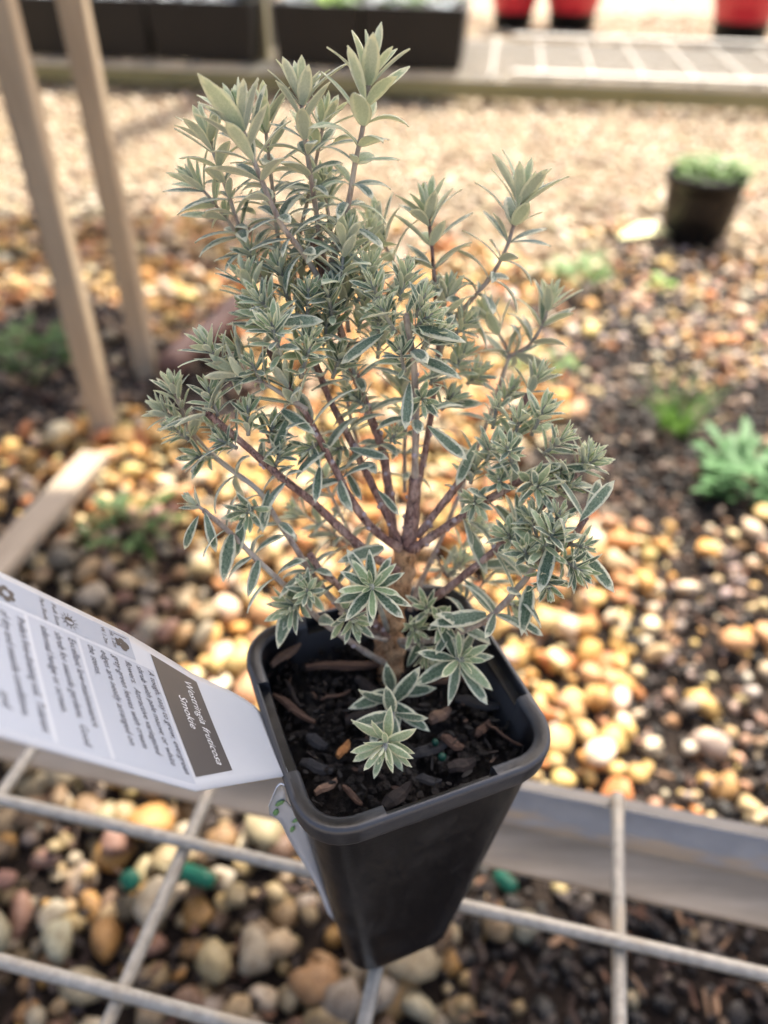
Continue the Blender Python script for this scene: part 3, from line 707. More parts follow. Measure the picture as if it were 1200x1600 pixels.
# ------------------------------------------------------------------ the shrub
BASE = on_z(611, 1046, SOIL_Z); LEAN = .27
def P(px, py, d=0):
    """pixel -> point on the shrub's leaning mid plane, d mm behind it"""
    r_ = ray(px, py)                      # EYE + r*k ; y = BASE.y + LEAN*(z-BASE.z) + d
    k = (BASE.y + d * .001 - LEAN * BASE.z - EYE.y + LEAN * EYE.z) / (r_.y - LEAN * r_.z)
    return EYE + r_ * k
shrub = empty('variegated_shrub', BASE, label='grey-green shrub with cream-edged leaves and woody stems growing in the square black pot', cat='shrub')

# leaf meshes: unit length along +Y, upper face towards +Z
def leaf_mesh(curl, cup, wid, young, twist=0.0, blunt=True):
    NS, NA = 7, 5; V = []; UV = []; wid *= 1.08
    us = [-1, -.55, 0, .55, 1]
    pos = []; y = z = 0.0; ang = 0.0; step = 1 / NS
    for i in range(NS + 1):
        pos.append((y, z, ang)); ang_mid = -curl * ((i + .5) / NS) ** 1.2; y += step * math.cos(ang_mid); z += step * math.sin(ang_mid); ang = -curl * ((i + 1) / NS) ** 1.2
    for lay in (0, 1):
        for i in range(NS + 1):
            v = i / NS; w = wid * ((1.30 * v ** .66 * (1 - v ** 2.7) ** .80 if blunt else math.sin(math.pi * min(1, (.05 + .95 * v) ** .85)) ** .78) if v < 1 else 0.0); w = max(w, .010 if v < .5 else .004)
            yy, zz, an = pos[i]; ct_, st_ = math.cos(an), math.sin(an); tw = twist * v
            for u in us:
                x = u * w; h = cup * w * u * u - .05 * wid * (1 - abs(u)) * 0 - (.012 if abs(u) < .01 else 0)
                if lay: h -= .016 * (1 - u * u) + .003
                x, h = x * math.cos(tw) - h * math.sin(tw), x * math.sin(tw) + h * math.cos(tw)
                V.append((x, yy - h * st_, zz + h * ct_)); UV.append(((u + 1) / 2, v))
    F, MI = [], []; n1 = (NS + 1) * NA
    for i in range(NS):
        for k in range(NA - 1):
            q = i * NA + k; F.append((q, q + 1, q + NA + 1, q + NA)); MI.append(0)
            q += n1; F.append((q, q + NA, q + NA + 1, q + 1)); MI.append(1)
        q = i * NA; F.append((q, q + NA, n1 + q + NA, n1 + q)); MI.append(1)
        q += NA - 1; F.append((q, n1 + q, n1 + q + NA, q + NA)); MI.append(1)
    mats = [M['young_top'], M['young_under']] if young else [M['leaf_top'], M['leaf_under']]
    me = mesh_np('leaf', V, F, mats, True, MI); ul = me.uv_layers.new(name='UVMap')
    vi = np.zeros(len(me.loops), np.int32); me.loops.foreach_get('vertex_index', vi)
    ul.data.foreach_set('uv', np.array(UV, np.float32)[vi].ravel())
    return me
LM = {}
for yg in (0, 1):
    LM[('tip', yg)] = [leaf_mesh(-.25, .55, .15, yg), leaf_mesh(-.10, .45, .165, yg), leaf_mesh(-.35, .6, .14, yg, twist=.15)]
    LM[('up', yg)] = [leaf_mesh(.25, .10, .150, yg), leaf_mesh(.45, -.15, .145, yg, twist=.2, blunt=False), leaf_mesh(.1, .2, .155, yg, twist=-.15), leaf_mesh(.35, -.1, .135, yg, twist=.1, blunt=False)]
    LM[('out', yg)] = [leaf_mesh(.75, -.30, .150, yg), leaf_mesh(.95, -.35, .145, yg, twist=.25, blunt=False), leaf_mesh(.6, -.25, .160, yg, twist=-.25)]
    LM[('down', yg)] = [leaf_mesh(1.25, -.45, .140, yg, blunt=False), leaf_mesh(1.55, -.5, .13, yg, twist=.3), leaf_mesh(1.1, -.35, .15, yg, twist=-.3)]
LEAVES = []                                # (stem object, world matrix, kind, young, size)
STEMS = []
def perp(T):
    a = Vector((0, 0, 1)) if abs(T.z) < .85 else Vector((1, 0, 0)); return T.cross(a).normalized()
def put_leaf(stem, p, T, phi, alpha, L, kind, young, wide=1.0):
    N0 = perp(T); B0 = T.cross(N0); Rr = N0 * math.cos(phi) + B0 * math.sin(phi)
    Y = (T * math.cos(alpha) + Rr * math.sin(alpha)).normalized(); Z = (T * math.sin(alpha) - Rr * math.cos(alpha)).normalized()
    rl = random.gauss(0, .18); X = Y.cross(Z); X, Z = X * math.cos(rl) + Z * math.sin(rl), Z * math.cos(rl) - X * math.sin(rl)
    mm = Matrix((X * L * wide, Y * L, Z * L)).transposed().to_4x4(); mm.translation = p + Rr * .0003
    LEAVES.append((stem, mm, kind, young, L))
def arc(pts):
    s = [0.0]
    for a, b in zip(pts, pts[1:]): s.append(s[-1] + (b - a).length)
    return s
def at_s(pts, S, x):
    x = min(max(x, 0), S[-1] - 1e-9)
    for i in range(len(S) - 1):
        if S[i + 1] >= x:
            f = (x - S[i]) / max(1e-9, S[i + 1] - S[i]); return pts[i].lerp(pts[i + 1], f), (pts[i + 1] - pts[i]).normalized()
    return pts[-1], (pts[-1] - pts[-2]).normalized()
def clothe(stem, pts, start, L, gap=.0066, tip=True, per=4, tipL=None, droop=1.0, skip=.0, spread=1.0, yp=.55, yq=.012):
    """whorls of leaves from arc fraction start up to the tip, closing to a rosette at the tip"""
    S = arc(pts); tot = S[-1]; x = tot * start; phi = random.uniform(0, 6.28); tipL = tipL or L
    if tip: xe = tot - .0035
    else: xe = tot
    while x < xe:
        q = tot - x; p, T = at_s(pts, S, x); phi += math.pi / per + random.gauss(0, .12)
        al = np.interp(q * 1000, [0, 4, 9, 16, 26, 40], [22, 32, 42, 52, 62, 70]) if tip else 62
        al *= spread
        for k in range(per):
            if random.random() < skip: continue
            a = R(al + random.gauss(0, 7)); ll = (tipL if q < .012 else L) * random.gauss(1, .13)
            c = np.interp(q * 1000, [0, 6, 14, 30], [.2, .5, 1, 1.6]) * droop + random.gauss(0, .25)
            kind = 'up' if c < .55 else 'out' if c < 1.15 else 'down'
            put_leaf(stem, p, T, phi + k * 2 * math.pi / per + random.gauss(0, .14), a, ll, kind, 1 if (tip and q < yq and random.random() < yp) else 0)
        x += gap * (random.uniform(.85, 1.15)) * (np.interp(q * 1000, [0, 10, 25], [.55, .8, 1.0]) if tip else 1)
    if tip:
        for j in range(4):
            p, T = at_s(pts, S, tot - .003 + j * .0011); phi += math.pi / 4
            for k in range((4, 4, 3, 3)[j]):
                put_leaf(stem, p, T, phi + k * 2 * math.pi / (4, 4, 3, 3)[j], R((40, 29, 18, 8)[j] * spread + random.gauss(0, 5)), tipL * (.92, .78, .58, .40)[j] * random.gauss(1, .1), 'up' if j < 2 else 'tip', j > 0)
def make_stem(name, pts, r0, r1, mat, rings=10, per=5, knobs=0.0, scars=0):
    cv = catmull(pts, per); n = len(cv); S = arc(cv); seed = random.uniform(0, 50)
    rad = []
    for i in range(n):
        f = S[i] / S[-1]; r = r0 + (r1 - r0) * f ** .8
        r *= 1 + knobs * (noise.noise(Vector((seed, S[i] * 260, 0))))
        rad.append(r)
    fn = lambda i, a: rad[i] * (1 + .10 * knobs * 4 * noise.noise(Vector((math.cos(a) * 1.5, math.sin(a) * 1.5, S[i] * 180 + seed))))
    V, F = tube([p - BASE for p in cv], fn, rings)
    if scars:
        Vn = [tuple(v) for v in V]; MI = [0] * len(F)
        for _ in range(scars):
            p, T = at_s(cv, S, S[-1] * random.uniform(.08, .8)); a = random.uniform(0, 6.28); N0 = perp(T); B0 = T.cross(N0); dr = N0 * math.cos(a) + B0 * math.sin(a)
            if dr.dot(EYE - p) < 0: dr = -dr
            f = random.random(); rr_ = r0 + (r1 - r0) * .5; s = random.uniform(.00045, .0008)
            c0 = p - BASE + dr * rr_ * .95; b0 = len(Vn); e1 = perp(dr); e2 = dr.cross(e1); nn = 6
            for lv, (hh, ww) in enumerate(((0, 1.15), (.7, .85))):
                for k in range(nn): Vn.append(tuple(c0 + dr * hh * s + (e1 * math.cos(k * 2 * math.pi / nn) + e2 * math.sin(k * 2 * math.pi / nn)) * ww * s))
            ci = len(Vn); Vn.append(tuple(c0 + dr * s))
            for k in range(nn): F.append((b0 + k, b0 + (k + 1) % nn, b0 + nn + (k + 1) % nn, b0 + nn + k)); MI.append(1)
            for k in range(0, nn, 2): F.append((b0 + nn + k, b0 + nn + (k + 1) % nn, b0 + nn + (k + 2) % nn, ci)); MI.append(1)
        me = mesh_np(name, Vn, F, [M[mat], M['scar']], True, MI)
    else: me = mesh_np(name, [v[:] for v in V], F, M[mat])
    o = link(name, me, shrub); STEMS.append(o); return o, cv

# trunk
tr = [P(610, 1060, 0), P(611, 1030, 0), P(608, 985, 0), P(618, 940, 0), P(630, 885, 0), P(636, 855, 0)]
trunk, _ = make_stem('trunk', tr, .0043, .0034, 'trunk', 18, 10, .42)
trunk2, _ = make_stem('trunk', [P(634, 868, 0), P(642, 820, 0), P(647, 780, 0), P(649, 745, -1)], .0026, .0016, 'branch', 12, 6, .25, 5)

def S(pts, r0, r1, mat='twig', leaf=None, L=.0125, scars=0, **kw):
    k_ = .9 if mat == 'branch' else .82
    o, cv = make_stem('stem', [P(*q) for q in pts], r0 * .001 * k_, r1 * .001 * k_, mat, 9, 5, .16, scars)
    if leaf is not None: clothe(o, cv, leaf, L, **kw)
    return o, cv
# --- upper group
S([(616, 845, 2), (600, 715, 4), (578, 650, 5), (560, 600, 5), (540, 545, 4), (520, 474, 3)], 1.5, 1.15, 'branch', .42, .0125, 6, tip=False, skip=.25, gap=.0085)
S([(520, 474, 3), (508, 440, 2), (528, 385, 2), (545, 315, 1), (556, 250, 0), (566, 205, 0), (575, 142, 0), (579, 108, 0)], 1.05, .62, 'twig', .18, .0112, tipL=.0140, gap=.0047, yq=.03, yp=.6)
S([(512, 440, 6), (500, 374, 5), (492, 318, 4), (482, 254, 3), (473, 190, 3), (470, 136, 3)], 1.0, .55, 'twig', .10, .0098, tipL=.0112, gap=.0045)
S([(520, 474, 1), (478, 402, -2), (444, 358, -4), (424, 318, -5), (404, 270, -5), (386, 222, -5), (370, 176, -5)], 1.0, .6, 'twig', .30, .0105, tipL=.0122, gap=.0046)
S([(440, 500, 8), (412, 440, 9), (392, 395, 10), (374, 355, 10), (356, 302, 10), (336, 246, 10), (319, 200, 10)], .95, .5, 'twig', .28, .0105, tipL=.0105, gap=.0046)
S([(430, 470, 14), (400, 414, 14), (375, 372, 13), (346, 332, 12), (320, 300, 12), (303, 282, 12)], .8, .45, 'twig', .18, .0100, tipL=.0098, gap=.0058)
S([(455, 480, 16), (440, 420, 17), (432, 350, 17), (424, 280, 16), (417, 220, 15), (412, 172, 15)], .85, .5, 'twig', .12, .0110, tipL=.0110, gap=.0048)
S([(470, 490, 20), (460, 414, 20), (474, 342, 20), (490, 270, 19), (500, 220, 18), (508, 182, 18)], .85, .5, 'twig', .15, .0110, tipL=.0110, gap=.0066)
S([(545, 520, 12), (534, 440, 14), (520, 380, 15), (512, 330, 15), (506, 290, 15)], .8, .5, 'twig', .2, .0105, gap=.0066)
S([(512, 440, 4), (498, 400, 4), (490, 372, 4)], 1.5, 1.4, 'branch')                      # cut stub
# --- centre and right, behind
S([(668, 540, 22), (652, 462, 24), (620, 418, 25), (602, 384, 25), (588, 348, 25)], .75, .45, 'twig', .15, .0115, tipL=.0105, gap=.0068)
S([(650, 770, 6), (664, 706, 10), (675, 636, 14), (685, 545, 18), (680, 460, 20), (675, 390, 20), (667, 322, 20)], 1.2, .5, 'branch', .48, .0128, 5, tipL=.0115, gap=.0060, skip=.05)
S([(684, 560, 18), (705, 505, 19), (728, 478, 20), (765, 435, 20), (790, 390, 20), (806, 340, 20), (818, 296, 20)], .95, .55, 'twig', .30, .0120, tipL=.0128, gap=.0056)
S([(640, 955, 8), (657, 912, 12), (692, 835, 18), (716, 776, 22), (748, 695, 26), (769, 640, 28), (786, 585, 28), (796, 556, 28)], 1.05, .75, 'twig', .62, .0118, 3, tip=False, gap=.010, skip=.45)
S([(796, 556, 28), (826, 540, 30), (848, 506, 31), (861, 468, 31)], .7, .45, 'twig', .10, .0120, tipL=.0112, gap=.0064)
S([(796, 556, 28), (790, 540, 29), (776, 517, 30), (760, 486, 30)], .6, .4, 'twig', .10, .0105, tipL=.0100, gap=.0060)
S([(652, 838, 0), (709, 765, -1), (732, 735, -2), (786, 678, 0), (806, 648, 2), (826, 616, 3)], 1.35, .95, 'branch', .55, .0085, 6, tip=False, gap=.013, skip=.5)
S([(820, 626, 3), (834, 600, 4), (842, 584, 4)], .7, .45, 'twig', .35, .0080, tipL=.0085, gap=.004)
# --- central leader
S([(648, 750, -1), (649, 700, -3), (650, 650, -5), (648, 590, -7), (642, 540, -9), (634, 490, -10)], 1.25, .95, 'twig', .40, .0125, 4, tip=False, gap=.0085, skip=.25, droop=.8)
S([(630, 860, -1), (602, 800, -1), (573, 740, 0), (540, 673, 1), (513, 620, 2), (498, 580, 2), (478, 540, 2)], 1.35, .9, 'branch', .45, .0120, 6, tip=False, gap=.0085, skip=.3)
S([(626, 858, -3), (587, 830, -4), (553, 787, -6), (517, 720, -8), (479, 648, -10), (462, 628, -10), (445, 590, -10)], 1.45, .8, 'branch', .48, .0122, 7, tipL=.0100, gap=.0085, skip=.25)
S([(480, 640, -10), (445, 618, -11), (415, 600, -11), (385, 590, -12), (358, 578, -12)], .8, .5, 'twig', .2, .0105, tipL=.0105, gap=.007, skip=.3)
S([(445, 590, -8), (424, 556, -7), (410, 532, -6)], .85, .75, 'branch', .3, .0105, tip=False, gap=.006, skip=.2)
# --- left, spreading
S([(622, 892, -4), (580, 867, -6), (537, 830, -8), (487, 783, -10), (433, 740, -12), (380, 693, -13), (322, 644, -14)], 1.45, .95, 'branch', .62, .0112, 6, tip=False, gap=.0085, skip=.35)
S([(612, 1000, -2), (560, 975, -6), (497, 910, -12), (460, 853, -12), (433, 813, -12), (405, 768, -11), (360, 733, -8), (320, 700, -6), (287, 660, -5)], 1.25, .8, 'twig', .42, .0115, 3, tip=False, gap=.0085, skip=.35)
S([(292, 668, -5), (284, 640, -5), (274, 618, -5), (269, 596, -5)], .75, .5, 'twig', .2, .0075, tipL=.0070, gap=.0036)
S([(288, 660, -5), (262, 648, -6), (244, 636, -6)], .6, .4, 'twig', .2, .0070, tipL=.0068, gap=.0036)
S([(602, 1036, -4), (570, 1018, -8), (520, 983, -12), (487, 957, -14), (447, 917, -16), (400, 873, -17), (360, 833, -17), (318, 797, -17)], 1.25, .8, 'twig', .40, .0118, 3, tip=False, gap=.0095, skip=.42, droop=1.3)
S([(318, 797, -17), (306, 788, -17), (298, 780, -17)], .6, .4, 'twig', .2, .0055, tipL=.0055, gap=.003)
S([(606, 996, -3), (553, 940, -10), (520, 907, -13), (500, 890, -14), (484, 866, -15)], 1.2, 1.1, 'branch', .7, .0085, 3, tip=False, gap=.008, skip=.5)
S([(604, 1000, -6), (575, 992, -10), (556, 976, -12), (530, 958, -14)], .8, .6, 'twig')
S([(560, 860, 14), (530, 800, 18), (505, 745, 20), (490, 700, 20)], .7, .5, 'twig', .15, .0105, tipL=.0095, gap=.0062)
S([(590, 880, 12), (545, 850, 18), (500, 820, 22), (465, 800, 22)], .7, .5, 'twig', .15, .0105, tipL=.0095, gap=.0064)
S([(632, 770, 14), (632, 710, 18), (634, 640, 20), (625, 590, 20)], .8, .5, 'twig', .15, .0108, tipL=.0100, gap=.0068)
S([(560, 700, 14), (545, 640, 18), (540, 600, 20), (530, 560, 20)], .7, .45, 'twig', .2, .0100, gap=.0066)
# --- right, spreading
S([(640, 862, -2), (695, 825, -5), (748, 790, -8), (790, 765, -10), (825, 745, -11)], 1.55, 1.0, 'branch', .48, .0112, 6, tip=False, gap=.0090, skip=.35)
S([(650, 948, -4), (685, 930, -7), (748, 881, -10), (804, 832, -11), (846, 793, -11), (880, 760, -11), (903, 738, -11)], 1.4, .85, 'branch', .5, .0112, 5, tip=False, gap=.0090, skip=.4)
S([(903, 738, -11), (912, 722, -11), (920, 706, -11)], .7, .4, 'twig', .1, .0072, tipL=.0072, gap=.0030)
S([(624, 1002, -6), (680, 1000, -14), (725, 985, -18), (769, 961, -20), (821, 905, -21), (842, 872, -21)], 1.3, .95, 'twig', .45, .0122, 2, tip=False, gap=.009, skip=.45)
S([(842, 872, -21), (868, 860, -22), (890, 846, -22), (916, 808, -22)], .95, .85, 'branch', .35, .0122, tip=False, gap=.010, skip=.45)
S([(680, 870, 16), (705, 900, 20), (725, 850, 24), (745, 820, 24)], .6, .4, 'twig', .2, .0085, tipL=.0085, gap=.0055)
S([(700, 960, 14), (730, 940, 18), (762, 905, 20), (790, 880, 20)], .7, .4, 'twig', .25, .0095, tipL=.0090, gap=.006)

# --- side shoots: (px, py, d, lean of the shoot in the picture, length mm, leaf mm)
def tuft(px, py, d, dx, dy, toward, length=.008, L=.007, gap=.0028, spread=1.15, per=4):
    L *= random.uniform(.72, 1.0); length *= random.uniform(.8, 1.2); per = random.choice((3, 4, 4))
    p0 = P(px, py, d); dirv = (CR * dx - CU * dy - CW * toward).normalized()
    o, cv = make_stem('side_shoot', [p0, p0 + dirv * length * .5, p0 + dirv * length], .0006, .0004, 'shoot', 6, 3, .0)
    clothe(o, cv, .12, L, gap=gap, spread=spread, per=per, tipL=L * .95, yp=.75)
for a in ((398, 478, -2, -.3, -1, .5, .010, .0095), (350, 575, -12, -.5, -.7, .6, .008, .0085), (440, 560, -12, -.1, -.6, .9, .010, .0095), (470, 590, -10, .3, -.6, .8, .009, .0085), (530, 455, -2, .15, -1, .4, .012, .0105),
          (505, 540, 0, .2, -.8, .6, .009, .0095), (555, 590, 0, -.2, -.8, .6, .007, .0060), (600, 490, -6, -.3, -.6, .7, .009, .0085), (660, 545, -8, .5, -.5, .7, .008, .0090), (632, 580, -8, -.2, -.6, .9, .009, .0090),
          (618, 520, -8, -.4, -.5, .8, .008, .0080), (650, 495, -10, .4, -.8, .5, .007, .0075), (672, 600, 4, .4, -.5, .6, .007, .0070), (590, 560, 2, .1, -.8, .4, .008, .0085), (690, 500, 14, .2, -.9, .3, .008, .0095),
          (388, 680, -13, .1, -.9, .6, .008, .0070), (370, 700, -13, -.6, -.3, .7, .007, .0065), (350, 690, -10, -.3, -.7, .5, .008, .0070), (330, 710, -6, -.5, .2, .8, .006, .0075), (420, 690, -8, .3, -.6, .7, .008, .0075),
          (400, 790, -12, -.2, .3, .8, .007, .0085), (487, 930, -16, -.1, -.3, 1, .008, .0085), (470, 940, -15, -.5, .3, .8, .007, .0085), (540, 950, -16, .3, .4, .8, .007, .0090),
          (770, 670, 0, .1, -.9, .5, .008, .0078), (800, 690, -4, .2, -.8, .7, .009, .0085), (830, 680, -6, .3, -.8, .6, .009, .0082), (800, 725, -10, -.3, -.5, .9, .008, .0085), (825, 750, -12, .2, .3, .9, .008, .0085), (850, 710, -8, .5, -.5, .7, .008, .0080),
          (880, 735, -10, -.4, .2, .8, .006, .0070), (905, 735, -11, .5, -.4, .6, .006, .0068), (745, 780, -9, -.2, .2, .8, .006, .0072), (735, 755, -4, .2, -.9, .4, .007, .0080), (838, 800, -11, -.3, .4, .8, .006, .0070),
          (825, 880, -22, -.3, -.6, .9, .009, .0090), (845, 865, -23, .2, -.7, .9, .009, .0085), (870, 870, -22, .4, .3, .9, .009, .0085), (850, 890, -23, .0, .6, .8, .007, .0080), (890, 850, -22, .4, .1, .8, .007, .0080), (840, 845, -20, -.3, -.8, .5, .008, .0085),
          (700, 900, 14, .4, -.5, .4, .009, .0075), (790, 940, -10, .4, .2, .6, .007, .0075), (640, 975, -8, .3, .2, .9, .006, .0080), (690, 975, -14, .1, -.3, .9, .006, .0085), (670, 960, -8, -.2, -.5, .8, .007, .0078), (660, 1010, -12, .3, .5, .8, .006, .0085),
          (575, 640, 4, -.5, -.4, .5, .007, .0075), (610, 690, 0, .3, -.4, .8, .006, .0065), (690, 640, 10, .4, -.5, .5, .007, .0085), (700, 590, 12, .4, -.6, .4, .008, .0090), (540, 700, 2, -.4, .1, .7, .006, .0080), (500, 690, -6, -.4, .4, .6, .006, .0080),
          (420, 520, 4, -.5, -.5, .6, .008, .0085), (460, 520, 2, .2, -.8, .5, .009, .0085), (395, 560, -2, -.6, -.3, .6, .008, .0085), (560, 520, 4, .2, -.9, .4, .008, .0090), (730, 600, 18, .5, -.4, .4, .007, .0085), (655, 620, -6, .2, .3, .9, .006, .0080)):
    tuft(*a)
for a in ((450, 470, 0, -.2, -.9, .5, .010, .0090), (480, 500, -4, .1, -.7, .7, .009, .0090), (430, 500, -6, -.4, -.5, .8, .008, .0085), (560, 470, 2, .3, -.8, .5, .010, .0095), (590, 520, 0, .1, -.6, .8, .008, .0085),
          (520, 500, -2, -.1, -.6, .8, .008, .0085), (625, 470, -4, .2, -.9, .4, .008, .0085), (470, 560, -8, .4, -.5, .8, .008, .0085), (410, 600, -10, -.2, -.5, .9, .008, .0085), (520, 590, -2, .3, -.6, .7, .008, .0080),
          (540, 480, 6, .0, -.9, .3, .009, .0095), (420, 440, 6, -.5, -.8, .4, .009, .0095), (470, 440, 10, .2, -.9, .3, .009, .0095), (560, 420, 14, .3, -.9, .2, .009, .0095), (700, 540, 14, .5, -.7, .4, .008, .0090),
          (640, 520, -8, .6, -.4, .7, .008, .0085), (780, 640, 10, .4, -.7, .5, .008, .0085), (760, 720, -6, .2, -.6, .8, .007, .0080), (785, 760, -9, -.3, -.3, .9, .007, .0080), (870, 770, -11, .5, -.3, .7, .007, .0075),
          (800, 850, -16, -.3, -.5, .8, .008, .0085), (860, 830, -20, .2, -.7, .7, .008, .0085), (300, 690, -8, -.5, -.4, .7, .007, .0070), (340, 650, -12, -.2, -.9, .6, .007, .0070), (430, 730, -10, .3, -.6, .7, .007, .0080)):
    tuft(*a)
# --- the rosettes that face the viewer
def rosette(path, L, per=5, whorls=(80, 72, 58, 40, 20), r=.0009, yj=1):
    o, cv = make_stem('side_shoot', [q if isinstance(q, Vector) else P(*q) for q in path], r, r * .75, 'shoot', 8, 4, .05)
    S_ = arc(cv); phi = random.uniform(0, 6)
    for j, al in enumerate(whorls):
        p, T = at_s(cv, S_, S_[-1] - .0042 + .0042 * j / (len(whorls) - 1)); phi += math.pi / per
        for k in range(per if j < 3 else 4):
            put_leaf(o, p, T, phi + k * 2 * math.pi / per + random.gauss(0, .12), R(al + random.gauss(0, 6)), L * (1, .95, .78, .5, .3)[j] * random.gauss(1, .09), 'up' if j < 3 else 'tip', j > yj)
    return o, cv
o, cv = rosette([(606, 985, -3), (592, 945, -14), (580, 914, -27)], .0108, 5)
o, cv = rosette([(626, 1006, -4), (680, 1030, -12), (724, 1030, -24)], .0128, 4, (82, 74, 60, 38, 18))
o, cv = rosette([P(609, 1048, -3), on_z(613, 1092, SOIL_Z + .012), on_z(612, 1128, SOIL_Z + .017), on_z(600, 1172, SOIL_Z + .020)], .0096, 5, (70, 64, 52, 34, 16), yj=-1)
S_ = arc(cv)
for f, n_, L in ((.35, 4, .0120), (.52, 4, .0125), (.66, 4, .0105)):
    p, T = at_s(cv, S_, S_[-1] * f)
    for k in range(n_): put_leaf(o, p, T, k * 6.283 / n_ + f * 5, R(58 + random.gauss(0, 8)), L * random.gauss(1, .1), 'up', 0, 1.1)
# --- long hanging leaves placed one by one: base pixel, depth, direction in the picture, length mm, kind
def single(px, py, d, dx, dy, toward, L, kind='up', face=1.0, young=0):
    p = P(px, py, d); Y = (CR * dx - CU * dy - CW * toward).normalized(); Z = (-CW * face + CU * .4); Z = (Z - Y * Z.dot(Y)).normalized(); X = Y.cross(Z)
    mm = Matrix((X * L, Y * L, Z * L)).transposed().to_4x4(); mm.translation = p
    st = min(STEMS, key=lambda s_: 0) if False else None
    best = min(STEM_PTS, key=lambda q: (q[1] - p).length_squared)[0]
    LEAVES.append((best, mm, kind, young, L))
STEM_PTS = [(s_, v.co + BASE) for s_ in STEMS for v in list(s_.data.vertices)[::7]]
for a in ((320, 800, -18, .3, 1, .1, .0105, 'up'), (310, 806, -18, -.6, 1, .0, .0105, 'out'), (362, 835, -18, -.2, 1, .2, .0125, 'up'), (404, 876, -18, -.3, 1, .2, .0098, 'up'), (470, 895, -15, -.5, 1, .3, .0125, 'down'), (455, 938, -17, -.3, 1, .2, .0135, 'up'),
          (440, 640, -10, .9, .6, .4, .0110, 'up'), (455, 645, -10, -.5, 1, .2, .0120, 'out'), (368, 545, -6, .1, 1, .5, .0120, 'out'), (640, 597, -10, -.1, 1, .4, .0125, 'up'), (668, 665, -6, .9, .8, .3, .0135, 'up'), (420, 508, -10, 1, -.15, .4, .0135, 'out'),
          (650, 512, -12, 1, .1, .3, .0130, 'out'), (600, 520, -10, -.9, .5, .3, .0130, 'out'), (683, 632, 12, 1, .0, .3, .0125, 'up'), (745, 690, -2, -.5, 1, .3, .0130, 'up'), (760, 960, -21, -1, .1, .3, .0155, 'up'), (725, 905, -10, .9, .9, .2, .0140, 'up'),
          (900, 850, -23, .8, 1, .3, .0150, 'up'), (905, 815, -23, .8, -1, .2, .0130, 'up'), (866, 838, -23, -.35, 1, .4, .0150, 'up'), (828, 915, -22, -.2, 1, .3, .0130, 'up'), (800, 962, -18, 1, .6, .1, .0100, 'up'), (735, 830, -6, .4, 1, .3, .0125, 'up'),
          (806, 770, -12, .15, 1, .4, .0115, 'up'), (775, 790, -9, .8, .8, .2, .0110, 'up'), (590, 765, -4, .8, .9, .3, .0090, 'up'), (500, 725, -9, -.1, 1, .4, .0105, 'up'), (545, 700, -4, .8, .2, .4, .0115, 'up'), (540, 735, 0, .5, .9, .4, .0095, 'up'),
          (600, 855, -8, -1, .25, .4, .0135, 'up'), (735, 885, -8, .9, -.2, .4, .0130, 'out'), (420, 765, -12, -.1, 1, .4, .0115, 'up'), (385, 800, -14, -.3, 1, .2, .0125, 'out'), (690, 690, 4, .9, .4, .3, .0100, 'up'), (655, 560, -10, .9, .3, .6, .0120, 'out'),
          (810, 745, -12, .9, -.3, .5, .0120, 'up'), (860, 735, -11, .9, -.1, .4, .0110, 'up'), (770, 880, -8, .9, .1, .4, .0125, 'out'), (700, 990, -16, -.4, .4, .9, .0100, 'up'), (636, 1042, -10, .5, -1, .5, .0110, 'up')):
    single(*a)
# stalkless pinkish old leaf on the low shoot
t = NT('withered_leaf'); t.set(col=(.50, .26, .20), rough=.7); M['pink'] = t.m
# 300 leaves that show largest are parts; the rest one mass
def shows(e):
    c = e[1] @ Vector((0, .5, 0)); px, py, z = to_px(c); a = e[1] @ Vector((0, 1, 0)); x2, y2, _ = to_px(a); x1, y1, _ = to_px(e[1].translation)
    face = abs((e[1].to_3x3() @ Vector((0, 0, 1))).normalized().dot((EYE - c).normalized()))
    return math.hypot(x2 - x1, y2 - y1) * (.3 + face) * (1.0 if z < .235 else .6)
LEAVES.sort(key=shows, reverse=True)
off = Matrix.Translation(-BASE)
BV, BF, BU, BM, nb = [], [], [], [], 0
ar = {}
def arrays(me):
    if me.name not in ar:
        n = len(me.vertices); v = np.zeros(n * 3); me.vertices.foreach_get('co', v); f = np.array([p_.vertices[:] for p_ in me.polygons]); mi = np.array([p_.material_index for p_ in me.polygons])
        u = np.zeros(len(me.loops) * 2); me.uv_layers[0].data.foreach_get('uv', u); ar[me.name] = (v.reshape(-1, 3), f, mi, u)
    return ar[me.name]
for i, (st, mm, kind, yg, L) in enumerate(LEAVES):
    me = random.choice(LM[(kind, yg)])
    if i < 300:
        o = link('leaf', me, st); o.matrix_local = off @ mm
    else:
        v, f, mi, u = arrays(me); A = np.array(off @ mm)
        BV.append(v @ A[:3, :3].T + A[:3, 3]); BF.append(f + nb); BM.append(mi + 2 * yg); BU.append(u); nb += len(v)
me = mesh_np('small_leaves', np.concatenate(BV), np.concatenate(BF), [M['leaf_top'], M['leaf_under'], M['young_top'], M['young_under']], True, np.concatenate(BM))
ul = me.uv_layers.new(name='UVMap'); ul.data.foreach_set('uv', np.concatenate(BU).astype(np.float32))
tag(link('small_leaves', me, shrub), kind='stuff')
print('leaves', len(LEAVES))

